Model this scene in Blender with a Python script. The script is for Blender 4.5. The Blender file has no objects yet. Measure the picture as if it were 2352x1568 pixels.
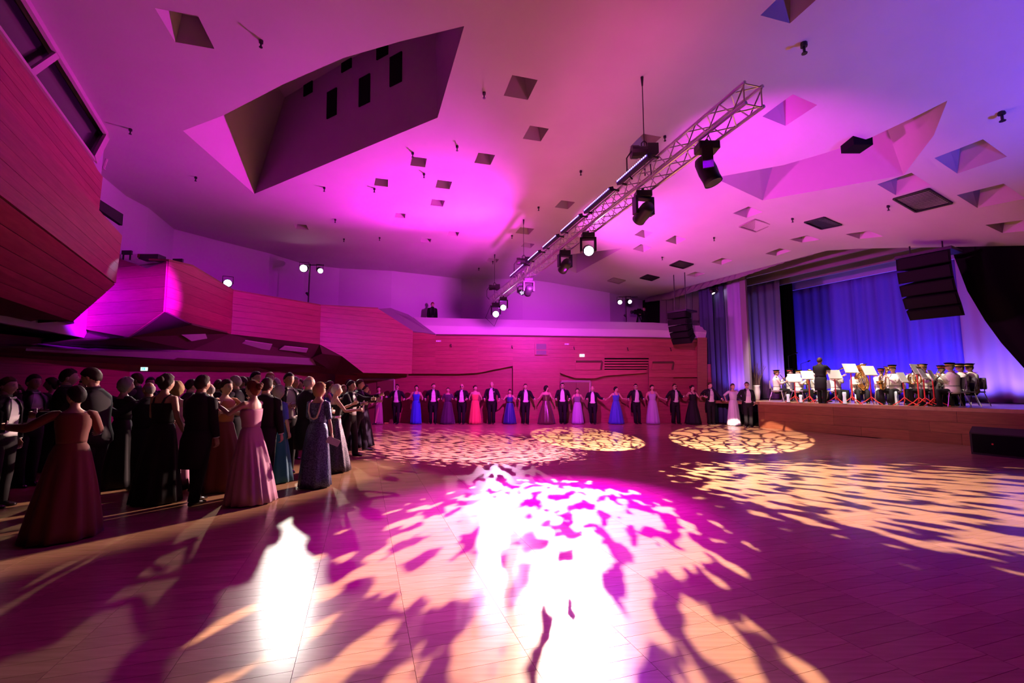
import bpy, bmesh, math, random
from mathutils import Vector as V, Matrix
from mathutils.geometry import delaunay_2d_cdt
random.seed(7)
SC = bpy.context.scene
COL = SC.collection
PI = math.pi
def R(d): return math.radians(d)

# ------------------------------------------------------------------ camera
EYE, F_PX, CX, CY, HOR = 1.6, 1045.0, 1176.0, 784.0, 890.0
PITCH = math.atan((HOR - CY) / F_PX)
cam_d = bpy.data.cameras.new('camera'); cam = bpy.data.objects.new('camera', cam_d); COL.objects.link(cam)
cam.location = (0, 0, EYE); cam.rotation_euler = (PI/2 + PITCH, 0, 0)
cam_d.sensor_width = 36.0; cam_d.lens = F_PX / 2352.0 * 36.0; cam_d.clip_end = 200
SC.camera = cam
# ------------------------------------------------------------------ world, exposure
w = bpy.data.worlds.new('world'); SC.world = w; w.use_nodes = True
w.node_tree.nodes['Background'].inputs[0].default_value = (0.5, 0.1, 0.5, 1)
w.node_tree.nodes['Background'].inputs[1].default_value = 0.004
vs = SC.view_settings
vs.view_transform = 'Standard'; vs.look = 'None'; vs.gamma = 1.0; vs.exposure = 0.0; vs.use_curve_mapping = False
cy = SC.cycles
cy.use_denoising = True
cy.max_bounces = 6; cy.diffuse_bounces = 1; cy.glossy_bounces = 3; cy.transmission_bounces = 4; cy.transparent_max_bounces = 6
cy.sample_clamp_indirect = 6.0; cy.caustics_reflective = False; cy.caustics_refractive = False

# ------------------------------------------------------------------ picture -> place helpers (camera is the surveyor)
_cp, _sp = math.cos(PITCH), math.sin(PITCH)
O = V((0, 0, EYE))
def ray(px, py):
    a, b = (px - CX) / F_PX, (CY - py) / F_PX
    return V((a, _cp - b * _sp, _sp + b * _cp))
def hz(px, py, z):
    r = ray(px, py); return O + r * ((z - EYE) / r.z)
def at(px, py, Y):
    r = ray(px, py); return O + r * (Y / r.y)
SD, SN, S0 = V((.429, -.903, 0)), V((.903, .429, 0)), V((10.0, 18.6, 0))      # stage front line, depth direction, left end
STZ = 1.03
def SP(s, t, z=0.0): return S0 + SD * s + SN * t + V((0, 0, z))
def qs(p):
    d = V((p[0], p[1], 0)) - S0; return d.dot(SN), d.dot(SD)
def onq(px, py, t):
    r = ray(px, py); P0 = S0 + SN * t
    return O + r * ((P0 - V((0, 0, 0)) - O).dot(SN) / r.dot(SN))

# ------------------------------------------------------------------ lights
def spot(name, loc, target, energy, color, angle, blend=.15, radius=.05, gobo=None):
    d = bpy.data.lights.new(name, 'SPOT'); d.energy = energy; d.color = color; d.spot_size = R(angle); d.spot_blend = blend
    d.shadow_soft_size = radius
    o = bpy.data.objects.new(name, d); COL.objects.link(o); o.location = loc
    o.rotation_euler = (V(target) - V(loc)).to_track_quat('-Z', 'Y').to_euler()
    if gobo:
        kind, scale, lo, hi, seed = gobo
        d.use_nodes = True; nt = d.node_tree; n = nt.nodes; L = nt.links
        em = n['Emission']
        tc = n.new('ShaderNodeTexCoord'); sx = n.new('ShaderNodeSeparateXYZ'); L.new(tc.outputs['Normal'], sx.inputs[0])
        def div(a):
            m = n.new('ShaderNodeMath'); m.operation = 'DIVIDE'; L.new(sx.outputs[a], m.inputs[0]); L.new(sx.outputs[2], m.inputs[1]); return m.outputs[0]
        sc_ = n.new('ShaderNodeMath'); sc_.operation = 'MULTIPLY'; sc_.inputs[1].default_value = 1.7 if kind == 'blots' else 1.0; dx_ = div(0); L.new(dx_, sc_.inputs[0])
        cb = n.new('ShaderNodeCombineXYZ'); L.new(sc_.outputs[0], cb.inputs[0]); L.new(div(1), cb.inputs[1]); cb.inputs[2].default_value = seed
        if kind == 'cells':
            no = n.new('ShaderNodeTexNoise'); no.inputs['Scale'].default_value = scale * .8; L.new(cb.outputs[0], no.inputs['Vector'])
            mx = n.new('ShaderNodeMix'); mx.data_type = 'VECTOR'; mx.inputs[0].default_value = .05
            L.new(cb.outputs[0], mx.inputs[4]); L.new(no.outputs['Color'], mx.inputs[5])
            vo = n.new('ShaderNodeTexVoronoi'); vo.feature = 'DISTANCE_TO_EDGE'; vo.inputs['Scale'].default_value = scale
            L.new(mx.outputs[1], vo.inputs['Vector']); src = vo.outputs['Distance']
        else:
            no = n.new('ShaderNodeTexNoise'); no.inputs['Scale'].default_value = scale; no.inputs['Detail'].default_value = 3.5; no.inputs['Roughness'].default_value = .42
            L.new(cb.outputs[0], no.inputs['Vector']); src = no.outputs[0]
        mr = n.new('ShaderNodeMapRange'); mr.interpolation_type = 'SMOOTHSTEP'
        mr.inputs['From Min'].default_value = lo; mr.inputs['From Max'].default_value = hi
        if kind == 'blots':                                  # ragged rim: the stencil thins out towards its edge
            ln = n.new('ShaderNodeVectorMath'); ln.operation = 'LENGTH'; cb2 = n.new('ShaderNodeCombineXYZ'); L.new(dx_, cb2.inputs[0]); L.new(cb.inputs[1].links[0].from_socket, cb2.inputs[1]); L.new(cb2.outputs[0], ln.inputs[0])
            tn = math.tan(R(angle / 2)); fo = n.new('ShaderNodeMapRange'); fo.inputs['From Min'].default_value = tn * .62; fo.inputs['From Max'].default_value = tn; fo.inputs['To Max'].default_value = .22; L.new(ln.outputs['Value'], fo.inputs['Value'])
            sb = n.new('ShaderNodeMath'); sb.operation = 'SUBTRACT'; L.new(src, sb.inputs[0]); L.new(fo.outputs[0], sb.inputs[1]); src = sb.outputs[0]
        L.new(src, mr.inputs['Value']); L.new(mr.outputs[0], em.inputs['Strength'])
    return o
def area(name, loc, target, energy, color, sx, sy, spread=180):
    d = bpy.data.lights.new(name, 'AREA'); d.shape = 'RECTANGLE'; d.size = sx; d.size_y = sy; d.energy = energy; d.color = color; d.spread = R(spread)
    o = bpy.data.objects.new(name, d); COL.objects.link(o); o.location = loc
    o.rotation_euler = (V(target) - V(loc)).to_track_quat('-Z', 'Y').to_euler()
    return o
# truss line (all truss lamps hang on it)
TZ = 5.5
TA, TB = hz(1733, 216, TZ), hz(1143, 683, TZ)
TD = (TB - TA).normalized(); TLEN = (TB - TA).length
TN = V((TD.y, -TD.x, 0))                                     # to the right of the truss (stage side)
def tr(px):                                                  # the place on the truss seen at picture column px
    k = (px - CX) / F_PX                                     # x = k * (depth); solve along TA + TD*u
    def f(u):
        p = TA + TD * u - O; dep = p.y * _cp + p.z * _sp; return p.x - k * dep
    a, b = -2.0, TLEN + 4
    for _ in range(50):
        m = (a + b) / 2
        if f(a) * f(m) <= 0: b = m
        else: a = m
    return TA + TD * a
WARM, MAG, VIO, BLUE = (1, .67, .54), (1, .0, .85), (.62, .02, 1), (.08, .03, 1)
def ss(a, b, x):
    t = min(1, max(0, (x - a) / (b - a))); return t * t * (3 - 2 * t)
CZ = 7.6
def zc(x, y):
    q, s = qs((x, y)); k = ss(-9.5, 0, q)
    return CZ - k * (1.12 + .26 * min(5.5, max(0, s - 3.2)))
def onceil(px, py):
    p = hz(px, py, CZ)
    for _ in range(30): p = hz(px, py, zc(p.x, p.y))
    return p
# blue uplights on the floor along the backdrop, violet ones under the side curtains
for k in range(9):
    s = -3.2 + 1.0 * k
    spot('backdrop_uplight', SP(s, 6.25, STZ + .15), SP(s, 7.0, 2.8), 420, (.085, .045, .70), 116, 1, .08)
for s in (4.6, 5.8, 7.0): spot('curtain_uplight', SP(s, 5.3, STZ + .15), SP(s + .1, 6.2, 2.8), 300, (.26, .18, 1), 120, 1, .08)
spot('curtain_uplight', SP(-1.9, 3.4, STZ + .15), SP(-1.9, 4.2, 4.0), 520, (.34, .20, 1), 100, 1, .08)
spot('curtain_uplight', SP(-1.6, .3, STZ + .15), SP(-1.75, 1.0, 3.6), 200, (.30, .15, 1), 110, 1, .08)
# magenta ceiling pools from lamps on the truss, thrown sideways
lp = TA + TD * 11.5 - TN * .3 + V((0, 0, -1.3)); spot('ceiling_wash', lp, lp + V((-3.4, -3.6, 3.5)), 5200, (.95, .02, .95), 88, 1, .1)
lp = TA + TD * 9.0 - TN * .3 + V((0, 0, -1.3)); spot('ceiling_wash', lp, lp + V((-3.0, 2.8, 3.8)), 2100, (.95, .02, .95), 80, 1, .1)
spot('ceiling_wash', TA + TD * 3 + TN * .5 + V((0, 0, -.5)), onceil(1770, 390), 1500, (.80, .02, .85), 78, 1, .1)
spot('ceiling_wash', TA + TD * 10 + TN * .6 + V((0, 0, -.4)), onceil(1640, 540), 2700, (.92, .06, .82), 105, 1, .1)
for k in range(6):
    p = TA + TD * (TLEN * (.12 + .15 * k)) - TN * .42 + V((0, 0, .3))
    area('led_bar_light', p, p + V((0, 0, 1)) - TN * .25, 13, (1, .08, .5), 1.0, .1)
# violet and magenta wash on floor and walls
spot('violet_wash', tr(1400) + V((0, 0, -.7)), (.5, 6.4, 0), 12000, (.50, .0, 1), 46, 1, .1)
spot('violet_wash', tr(1500) + V((0, 0, -.9)), (1.2, 4.0, 0), 500, (.6, .0, 1), 100, 1, .1)
spot('magenta_wash', tr(1250) + V((0, 0, -.7)), (-1.0, 21, 2.2), 2900, (1, .05, 1.1), 112, .9, .1)
spot('magenta_wash', tr(1300) + V((0, 0, -.7)), (-8.1, 15.6, 3.9), 5600, (1, .0, 1.1), 48, 1, .1)
spot('magenta_wash', tr(1476) + V((0, 0, -.95)), (7.5, 20.5, 1.6), 3000, (1, .10, .75), 46, 1, .1)
spot('violet_beam', TA + TD * .6 + V((0, 0, -.6)), (-11.1, 12.25, 3.85), 130000, (.42, .0, 1), 8.5, .9, .1)
d_ = bpy.data.lights.new('haze_glow_fill', 'POINT'); d_.energy = 60; d_.color = (.5, .02, 1); d_.shadow_soft_size = .15; o_ = bpy.data.objects.new('haze_glow_fill', d_); COL.objects.link(o_); o_.location = tr(1145) + V((0, .35, -.9))  # added point lamp, stands in for the haze glow around the far lamps
# white gobo beams
spot('gobo_beam', tr(1297) + V((0, 0, -.95)), (.4, 5.7, 0), 20000, WARM, 30, .06, .03, ('blots', 24, .455, .47, 3))
spot('gobo_beam', tr(1145) + V((0, 0, -.95)), (.0, 7.0, 0), 5000, (1, .6, 1), 14, .1, .03, ('blots', 40, .46, .49, 5))
spot('gobo_beam', tr(1350) + V((0, 0, -.95)), (5.9, 7.3, 0), 9000, WARM, 57, .08, .04, ('blots', 17, .455, .485, 8))
spot('gobo_beam', tr(1620) + V((0, 0, -1.1)), (2.4, 14.2, 0), 34000, WARM, 21, .08, .02, ('cells', 30, .03, .14, 1))
spot('gobo_beam', tr(1620) + V((0, 0, -1.15)), (6.8, 14.0, 0), 34000, WARM, 24, .08, .02, ('cells', 22, .03, .13, 6))
spot('gobo_beam', tr(1476) + V((0, 0, -.95)), (-.8, 12.2, 0), 14000, (1, .45, .8), 50, .1, .03, ('blots', 34, .46, .49, 9))
spot('stage_front_fill', tr(1620) + V((0, 0, -1.1)), SP(3.0, 0, .5), 1600, WARM, 46, 1, .1)  # added fill without gobo, stands in for beam spill on the stage front
# follow spot on the left balcony pole, two spots on the far pole
spot('follow_spot', at(697, 615, 19.0) + V((.06, -.2, -.06)), (-3.5, 6.3, 0), 4200, (1, .90, .80), 25, .3, .12)
for tx, ty, pw in ((1424, 694, 20000), (1447, 694, 11000)):
    spot('pole_spot', at(tx, ty, 22.3) + V((0, -.15, -.05)), (-3.1, 9.4, 1.25), pw, (1, .62, .55), 12, .5, .1)
spot('parapet_beam', at(523, 650, 15.2) + V((.1, -.1, 0)), at(228, 618, 9.5), 200, (.5, .65, 1), 7, .5, .05)
# stage front light
for s in (0, 2.0, 4.0, 6.0): spot('stage_front_light', SP(s, -.7, 6.1), SP(s + .2, 2.0, STZ), 2200, (1, .85, .7), 46, .6, .15)
# blue wash high on the right, outside the frame
spot('blue_wash', V((10.0, 4.2, 2.2)), onceil(2320, 120), 2000, (.10, .05, 1), 80, 1, .2)

# ------------------------------------------------------------------ materials
MATS = {}
def mat(name, col, rough=.6, metal=0, emit=None, est=0, spec=.5, grain=None, sheen=0, bump=0, vary=0, coat=0):
    if name in MATS: return MATS[name]
    m = bpy.data.materials.new(name); m.use_nodes = True; nt = m.node_tree; n = nt.nodes; L = nt.links; b = n['Principled BSDF']
    b.inputs['Base Color'].default_value = (*col, 1); b.inputs['Roughness'].default_value = rough; b.inputs['Metallic'].default_value = metal
    b.inputs['Specular IOR Level'].default_value = spec
    if coat: b.inputs['Coat Weight'].default_value = coat; b.inputs['Coat Roughness'].default_value = .12
    if sheen: b.inputs['Sheen Weight'].default_value = sheen
    if emit: b.inputs['Emission Color'].default_value = (*emit, 1); b.inputs['Emission Strength'].default_value = est
    if grain:                                               # (stretch vector, scale, colour 2, amount)
        st, sc, c2, amt = grain[:4]
        tc = n.new('ShaderNodeTexCoord'); mp = n.new('ShaderNodeMapping'); mp.inputs['Scale'].default_value = st
        if len(grain) > 4: mp.inputs['Rotation'].default_value = grain[4]
        L.new(tc.outputs['Object'], mp.inputs[0])
        no = n.new('ShaderNodeTexNoise'); no.inputs['Scale'].default_value = sc; no.inputs['Detail'].default_value = 5; L.new(mp.outputs[0], no.inputs['Vector'])
        rp = n.new('ShaderNodeMapRange'); rp.inputs['From Min'].default_value = .35; rp.inputs['From Max'].default_value = .65; L.new(no.outputs[0], rp.inputs['Value'])
        rp.inputs['To Max'].default_value = amt
        mx = n.new('ShaderNodeMix'); mx.data_type = 'RGBA'; mx.inputs[6].default_value = (*col, 1); mx.inputs[7].default_value = (*c2, 1)
        L.new(rp.outputs[0], mx.inputs[0]); src = mx.outputs[2]
        if vary:
            oi = n.new('ShaderNodeObjectInfo'); ge = n.new('ShaderNodeNewGeometry')
            ad = n.new('ShaderNodeMath'); ad.operation = 'ADD'; L.new(oi.outputs['Random'], ad.inputs[0]); L.new(ge.outputs['Random Per Island'], ad.inputs[1])
            fr = n.new('ShaderNodeMath'); fr.operation = 'FRACT'; L.new(ad.outputs[0], fr.inputs[0])
            mr = n.new('ShaderNodeMapRange'); mr.inputs['To Min'].default_value = 1 - vary; mr.inputs['To Max'].default_value = 1 + vary; L.new(fr.outputs[0], mr.inputs['Value'])
            hs = n.new('ShaderNodeHueSaturation'); L.new(src, hs.inputs['Color']); L.new(mr.outputs[0], hs.inputs['Value']); src = hs.outputs[0]
        L.new(src, b.inputs['Base Color'])
        if bump:
            bp = n.new('ShaderNodeBump'); bp.inputs['Strength'].default_value = bump; bp.inputs['Distance'].default_value = .01
            L.new(no.outputs[0], bp.inputs['Height']); L.new(bp.outputs[0], b.inputs['Normal'])
    MATS[name] = m; return m
FLOOR_ROT = (0, 0, -math.atan2(.309, .951))
M_PARQ = mat('parquet', (.54, .32, .17), .21, grain=((1, 12, 1), 2.2, (.44, .25, .12), .8, FLOOR_ROT), vary=.10, spec=.3)
M_GAP = mat('joint_dark', (.10, .05, .03), .8)
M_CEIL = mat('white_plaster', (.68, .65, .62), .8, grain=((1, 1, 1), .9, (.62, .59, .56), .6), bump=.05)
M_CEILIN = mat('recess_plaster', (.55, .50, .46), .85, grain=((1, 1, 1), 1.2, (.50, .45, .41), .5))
M_WALL = mat('white_wall_paint', (.66, .62, .66), .8, grain=((1, 1, 1), .7, (.6, .57, .6), .5))
M_WOOD = mat('red_wood_board', (.38, .072, .095), .42, grain=((1.2, 1.2, 16), 2.0, (.29, .048, .066), .8), vary=.10, spec=.4)
M_WOODS = mat('stage_wood_board', (.24, .080, .034), .42, grain=((1.2, 1.2, 14), 2.2, (.17, .052, .022), .8), vary=.12, spec=.4)
M_STF = mat('stage_floor_wood', (.42, .22, .12), .30, grain=((6, 1, 1), 2.0, (.34, .17, .09), .8), vary=.1)
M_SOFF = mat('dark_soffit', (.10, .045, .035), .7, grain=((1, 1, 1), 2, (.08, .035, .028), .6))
M_WHITEP = mat('white_parapet', (.80, .76, .74), .6, grain=((1, 1, 1), 1, (.74, .70, .68), .5))
M_DARK = mat('black_metal', (.012, .012, .014), .45)
M_DARKM = mat('black_matte', (.006, .0055, .0065), .9, spec=.12)
M_ALU = mat('aluminium', (.72, .72, .74), .32, 1)
M_STEEL = mat('chrome', (.7, .7, .72), .2, 1)
M_GLASS = mat('dark_window_glass', (.02, .02, .025), .12, spec=.6)
M_FRAME = mat('painted_frame', (.55, .42, .42), .6)
M_BACKD = mat('blue_backdrop_cloth', (.13, .10, .56), .85, grain=((1, 1, 1), 30, (.11, .085, .50), .5))
M_CURT = mat('pale_curtain_cloth', (.36, .26, .54), .85)
M_CURTD = mat('dark_curtain_cloth', (.009, .007, .009), .95, spec=.1)
M_CURTB = mat('navy_curtain_cloth', (.05, .06, .16), .9)
M_PELM = mat('grey_pelmet', (.22, .18, .20), .8)
M_WHITE_L = mat('lamp_white', (1, 1, 1), .4, emit=(1, .93, .97), est=9)
M_VIO_L = mat('lamp_violet_white', (1, 1, 1), .4, emit=(1, .80, 1), est=14)
M_LED = mat('led_violet', (.1, .05, .3), .4, emit=(.30, .12, 1), est=.7)
M_LEDW = mat('led_white', (1, 1, 1), .4, emit=(.62, .45, 1), est=3.2)
M_BLU_L = mat('lamp_blue', (.3, .4, 1), .4, emit=(.45, .65, 1), est=8)
M_REDL = mat('lamp_red_dot', (1, .05, .05), .4, emit=(1, .05, .03), est=2)
M_EXIT = mat('exit_sign_cyan', (.3, .9, .9), .4, emit=(.18, .85, 1.0), est=1.1)
M_EXITW = mat('exit_sign_white', (.9, 1, 1), .4, emit=(.75, 1, 1), est=1.3)

# ------------------------------------------------------------------ mesh helpers
def link(name, me, parent=None, m=None, smooth=False):
    if isinstance(me, bmesh.types.BMesh):
        bm = me; me = bpy.data.meshes.new(name); bm.normal_update(); bm.to_mesh(me); bm.free()
    o = bpy.data.objects.new(name, me); COL.objects.link(o)
    if m is not None:
        for x in (m if isinstance(m, (list, tuple)) else [m]): me.materials.append(x)
    if smooth: me.polygons.foreach_set('use_smooth', [True] * len(me.polygons))
    if parent is not None: o.parent = parent
    return o
def empty(name, loc, rz=0.0):
    o = bpy.data.objects.new(name, None); COL.objects.link(o); o.location = loc; o.rotation_euler = (0, 0, rz); o.empty_display_size = .2; return o
def tag(o, label, cat, group=None):
    o['label'] = label; o['category'] = cat
    if group: o['group'] = group
    return o
def struct(o, kind='structure'): o['kind'] = kind; return o
def box(bm, c, s, M=None):
    g = bmesh.ops.create_cube(bm, size=1, matrix=Matrix.Translation(c) @ (M or Matrix()) @ Matrix.Diagonal((*s, 1)))
    return g['verts']
def bar(bm, a, b, r, seg=6, r2=None):
    a, b = V(a), V(b); d = b - a
    if d.length < 1e-6: return
    g = bmesh.ops.create_cone(bm, cap_ends=True, segments=seg, radius1=r, radius2=r if r2 is None else r2, depth=d.length,
        matrix=Matrix.Translation((a + b) / 2) @ d.to_track_quat('Z', 'Y').to_matrix().to_4x4())
    return g['verts']
def ring_faces(bm, A, B):
    n = len(A)
    for i in range(n):
        try: bm.faces.new((A[i], A[(i+1) % n], B[(i+1) % n], B[i]))
        except ValueError: pass
def loft(bm, rings, cap=True):
    """rings: lists of points, same count; joined in order"""
    vs_ = [[bm.verts.new(p) for p in r] for r in rings]
    for a, b in zip(vs_, vs_[1:]): ring_faces(bm, a, b)
    if cap:
        for r, rev in ((vs_[0], True), (vs_[-1], False)):
            try: bm.faces.new(list(reversed(r)) if rev else r)
            except ValueError: pass
    return vs_
def ell(c, u, v, ru, rv, n=12, e=2.0):
    c, u, v = V(c), V(u), V(v); out = []
    for i in range(n):
        a = 2 * PI * i / n; ca, sa = math.cos(a), math.sin(a)
        x = math.copysign(abs(ca) ** (2 / e), ca) * ru; y = math.copysign(abs(sa) ** (2 / e), sa) * rv
        out.append(c + u * x + v * y)
    return out
def tube(bm, pts, rad, n=8, flat=1.0, ref=V((0, 0, 1)), e=2.0):
    pts = [V(p) for p in pts]; rings = []; u = None
    for i, p in enumerate(pts):
        t = (pts[min(i+1, len(pts)-1)] - pts[max(i-1, 0)]).normalized()
        if u is None:
            rf = ref if abs(t.dot(ref)) < .93 else V((0, 1, 0)) if abs(t.y) < .93 else V((1, 0, 0)); u = t.cross(rf).normalized()
        else: u = (u - t * u.dot(t)).normalized()
        v = u.cross(t)
        r = rad[i] if isinstance(rad, (list, tuple)) else rad
        rings.append(ell(p, u, v, r, r * flat, n, e))
    return loft(bm, rings)
def lathe(bm, prof, M=None, n=16):
    """prof: (radius, z)"""
    rings = [[V((r * math.cos(2*PI*i/n), r * math.sin(2*PI*i/n), z)) for i in range(n)] for r, z in prof]
    if M is not None: rings = [[M @ p for p in r] for r in rings]
    return loft(bm, rings)
def frame(z, x=None, loc=(0, 0, 0)):
    z = V(z).normalized(); x = V(x) if x is not None else (V((0, 0, 1)) if abs(z.z) < .95 else V((1, 0, 0)))
    y = z.cross(x).normalized(); x = y.cross(z)
    M = Matrix((x, y, z)).transposed().to_4x4(); M.translation = V(loc); return M
def newell(P):
    n = V((0, 0, 0))
    for a, b in zip(P, P[1:] + P[:1]): n += V(((a.y-b.y)*(a.z+b.z), (a.z-b.z)*(a.x+b.x), (a.x-b.x)*(a.y+b.y)))
    return n.normalized()
def facing(P, toward):
    n = newell(P); c = sum(P, V((0, 0, 0))) / len(P)
    return n if (V(toward) - c).dot(n) > 0 else -n
def prism(bm, P, off, back=None):
    """polygon P thickened by vector off"""
    A = [bm.verts.new(p) for p in P]; B = [bm.verts.new(p + off) for p in P]
    bm.faces.new(A); bm.faces.new(list(reversed(B))); ring_faces(bm, A, B)
    bmesh.ops.recalc_face_normals(bm, faces=bm.faces[:])
def clip(P, ax, h, keep):
    out = []
    for a, b in zip(P, P[1:] + P[:1]):
        da, db = (a.dot(ax) - h) * keep, (b.dot(ax) - h) * keep
        if da >= 0: out.append(a)
        if (da < 0) != (db < 0): out.append(a + (b - a) * (da / (da - db)))
    return out
def boards(parent, P, pitch, th, m, toward=(0, 0, 1.6), ax=V((0, 0, 1)), gap=.006, name='board', back=M_GAP, backname='backing', cut=None, cutax=None):
    """clad polygon P with separate horizontal boards; a dark backing shows in the joints"""
    P = [V(p) for p in P]; n = facing(P, toward)
    bm = bmesh.new(); prism(bm, [p - n * .01 for p in P], n * -.04)
    link(backname, bm, parent, back)
    lo, hi = min(p.dot(ax) for p in P), max(p.dot(ax) for p in P)
    k = max(1, round((hi - lo) / pitch)); st = (hi - lo) / k; objs = []
    for i in range(k):
        Q = clip(clip(P, ax, lo + st * i + gap / 2, 1), ax, lo + st * (i + 1) - gap / 2, -1)
        segs = [Q]
        if cut and len(Q) >= 3:
            a0, a1 = min(p.dot(cutax) for p in Q), max(p.dot(cutax) for p in Q); segs = []
            x = a0 - random.random() * cut
            while x < a1:
                S = clip(clip(Q, cutax, x + gap / 2, 1), cutax, x + cut - gap / 2, -1)
                if len(S) >= 3: segs.append(S)
                x += cut
        for S in segs:
            if len(S) < 3: continue
            bm = bmesh.new(); prism(bm, S, n * (th + random.uniform(-.002, .002)))
            objs.append(link(name, bm, parent, m))
    return objs
def slab(name, P, th, m, toward=(0, 0, 1.6), parent=None):
    P = [V(p) for p in P]; n = facing(P, toward); bm = bmesh.new(); prism(bm, P, n * -th); return link(name, bm, parent, m)
def ss(a, b, x):
    t = min(1, max(0, (x - a) / (b - a))); return t * t * (3 - 2 * t)
def holed(outer, holes, pts, lift):
    """2-D outline with holes -> bmesh lifted by lift(x, y)"""
    vs2, ed = [], []
    def loop(P):
        b = len(vs2); vs2.extend(V((p[0], p[1])) for p in P); ed.extend((b + i, b + (i+1) % len(P)) for i in range(len(P)))
    loop(outer)
    for h in holes: loop(h)
    vs2.extend(V((p[0], p[1])) for p in pts)
    r = delaunay_2d_cdt(vs2, ed, [], 1, 1e-5)
    def inside(c, P):
        k = False
        for a, b in zip(P, list(P[1:]) + list(P[:1])):
            if (a[1] > c[1]) != (b[1] > c[1]) and c[0] < (b[0]-a[0]) * (c[1]-a[1]) / (b[1]-a[1]) + a[0]: k = not k
        return k
    bm = bmesh.new(); bv = [bm.verts.new(lift(p.x, p.y)) for p in r[0]]
    for f in r[2]:
        c = sum((r[0][i] for i in f), V((0, 0))) / len(f)
        if not inside(c, outer) or any(inside(c, h) for h in holes): continue
        try: bm.faces.new([bv[i] for i in f])
        except ValueError: pass
    bmesh.ops.delete(bm, geom=[v for v in bm.verts if not v.link_faces], context='VERTS')
    return bm

# ------------------------------------------------------------------ floor
FU, FV = V((.951, .309, 0)), V((-.309, .951, 0))
PL, PW = .66, .14
floor = struct(link('floor', (lambda b: (box(b, (2, 9, -.06), (44, 44, .06)), b)[1])(bmesh.new()), None, M_GAP))
near, rest = [], bmesh.new()
def plank(bm, c):
    u, v = FU * (PL/2 - .0012), FV * (PW/2 - .0012)
    top = [bm.verts.new(c + a + V((0, 0, 0))) for a in (-u-v, u-v, u+v, -u+v)]
    bot = [bm.verts.new(c + a * 1.002 + V((0, 0, -.03))) for a in (-u-v, u-v, u+v, -u+v)]
    bm.faces.new(top); ring_faces(bm, bot, top)
cand = []
for i in range(-36, 50):
    for j in range(4, 215):
        c = FU * (i * PL) + FV * ((j + (.0 if i % 2 else .5)) * PW)
        if c.y < 1.2 or c.y > 23.5: continue
        q, s = qs(c)
        if q > .02: continue
        if abs(c.x) > 1.25 * c.y + 2.0 or c.x < -13.2: continue
        cand.append((c.length, c))
cand.sort(key=lambda t: t[0])
vis = [c for d, c in cand if abs(c.x) < 1.13 * c.y and c.y > 2.1][:300]
visk = {(round(c.x, 3), round(c.y, 3)) for c in vis}
for d, c in cand:
    if (round(c.x, 3), round(c.y, 3)) not in visk: plank(rest, c)
bm = bmesh.new(); plank(bm, V((0, 0, 0))); pm = bpy.data.meshes.new('floor_plank'); bm.to_mesh(pm); bm.free(); pm.materials.append(M_PARQ)
for c in vis:
    o = bpy.data.objects.new('floor_plank', pm); COL.objects.link(o); o.parent = floor; o.location = c
o = link('floor_planks_beyond', rest, floor, M_PARQ); o.name = 'parquet'; o['kind'] = 'stuff'

# ------------------------------------------------------------------ ceiling
UW = [(150, 340), (232, 402), (290, 450), (342, 478), (400, 526), (500, 552), (620, 582), (700, 607), (780, 616), (900, 622), (1060, 640), (1200, 640), (1260, 648), (1400, 672), (1476, 690)]
UWP = [onceil(*p) for p in UW]
UWP[0] = UWP[1] + (UWP[1] - UWP[2]).normalized() * 4
bound = [V((UWP[0].x, -5, 0))] + UWP
edge_s = [UWP[-1]] + [SP(s, 0) for s in (-3, -1.5, 0, 1.5, 3, 4, 5, 6, 7, 8, 9, 10, 11.5, 13, 16)]
bound += edge_s[1:] + [V((SP(16, 0).x, -5, 0))]
HOLES = []      # (quad points, depth, taper, shift)
def quad_px(*pp): return [onceil(*p) for p in pp]
BIG = [
    (quad_px((420, 300), (515, 264), (650, 194), (790, 133), (920, 95), (1066, 60), (1005, 270), (584, 445)), 2.6, .96, V((0, 0, 0))),
    (quad_px((1640, 408), (1800, 379), (1900, 350), (2000, 316), (2100, 269), (2176, 231), (2145, 310), (2075, 402), (1752, 460)), 1.7, .62, V((0, 0, 0))),
    (quad_px((1280, 607), (1312, 584), (1428, 570), (1324, 627)), 1.0, .8, V((0, 0, 0))),
]
SMALL = [(1195, 202, .52), (1230, 307, .46), (1113, 365, .44), (1019, 424, .43), (961, 372, .4), (875, 419, .4), (1005, 466, .42), (919, 495, .36), (1297, 470, .48), (1482, 326, .5),
    (1812, 254, .62), (2226, 354, .66), (2075, 424, .6), (2272, 433, .66), (1717, 487, .52), (1848, 548, .55), (1985, 540, .56), (1787, 579, .52), (1658, 600, .5), (1552, 551, .48), (1478, 537, .44),
    (1475, 570, .48), (1597, 630, .5), (428, 68, .6), (1826, 2, .6), (1212, 563, .44), (1041, 537, .4), (978, 552, .4), (692, 521, .44), (1205, 530, .55), (1131, 598, .5), (2330, 521, .6)]
CU, CV_ = TD, TN
for x, y, sd in SMALL:
    c = onceil(x, y); a, b = TD * sd * .62, TN * sd * .5
    HOLES.append(([c - a - b, c - a + b, c + a + b, c + a - b], .42, .55, V((0, 0, 0))))
HOLES = BIG + HOLES
grid = [(x, y) for x in range(-16, 19) for y in range(-4, 30)]
def inpoly(c, P):
    k = False
    for a, b in zip(P, list(P[1:]) + list(P[:1])):
        if (a[1] > c[1]) != (b[1] > c[1]) and c[0] < (b[0]-a[0]) * (c[1]-a[1]) / (b[1]-a[1]) + a[0]: k = not k
    return k
grid = [g for g in grid if not any(inpoly(g, h[0]) for h in HOLES)]
bm = holed(bound, [h[0] for h in HOLES], grid, lambda x, y: V((x, y, zc(x, y))))
for f in bm.faces:
    if f.normal.z > 0: f.normal_flip()
ceiling = struct(link('ceiling', bm, None, M_CEIL, smooth=True))
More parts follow.
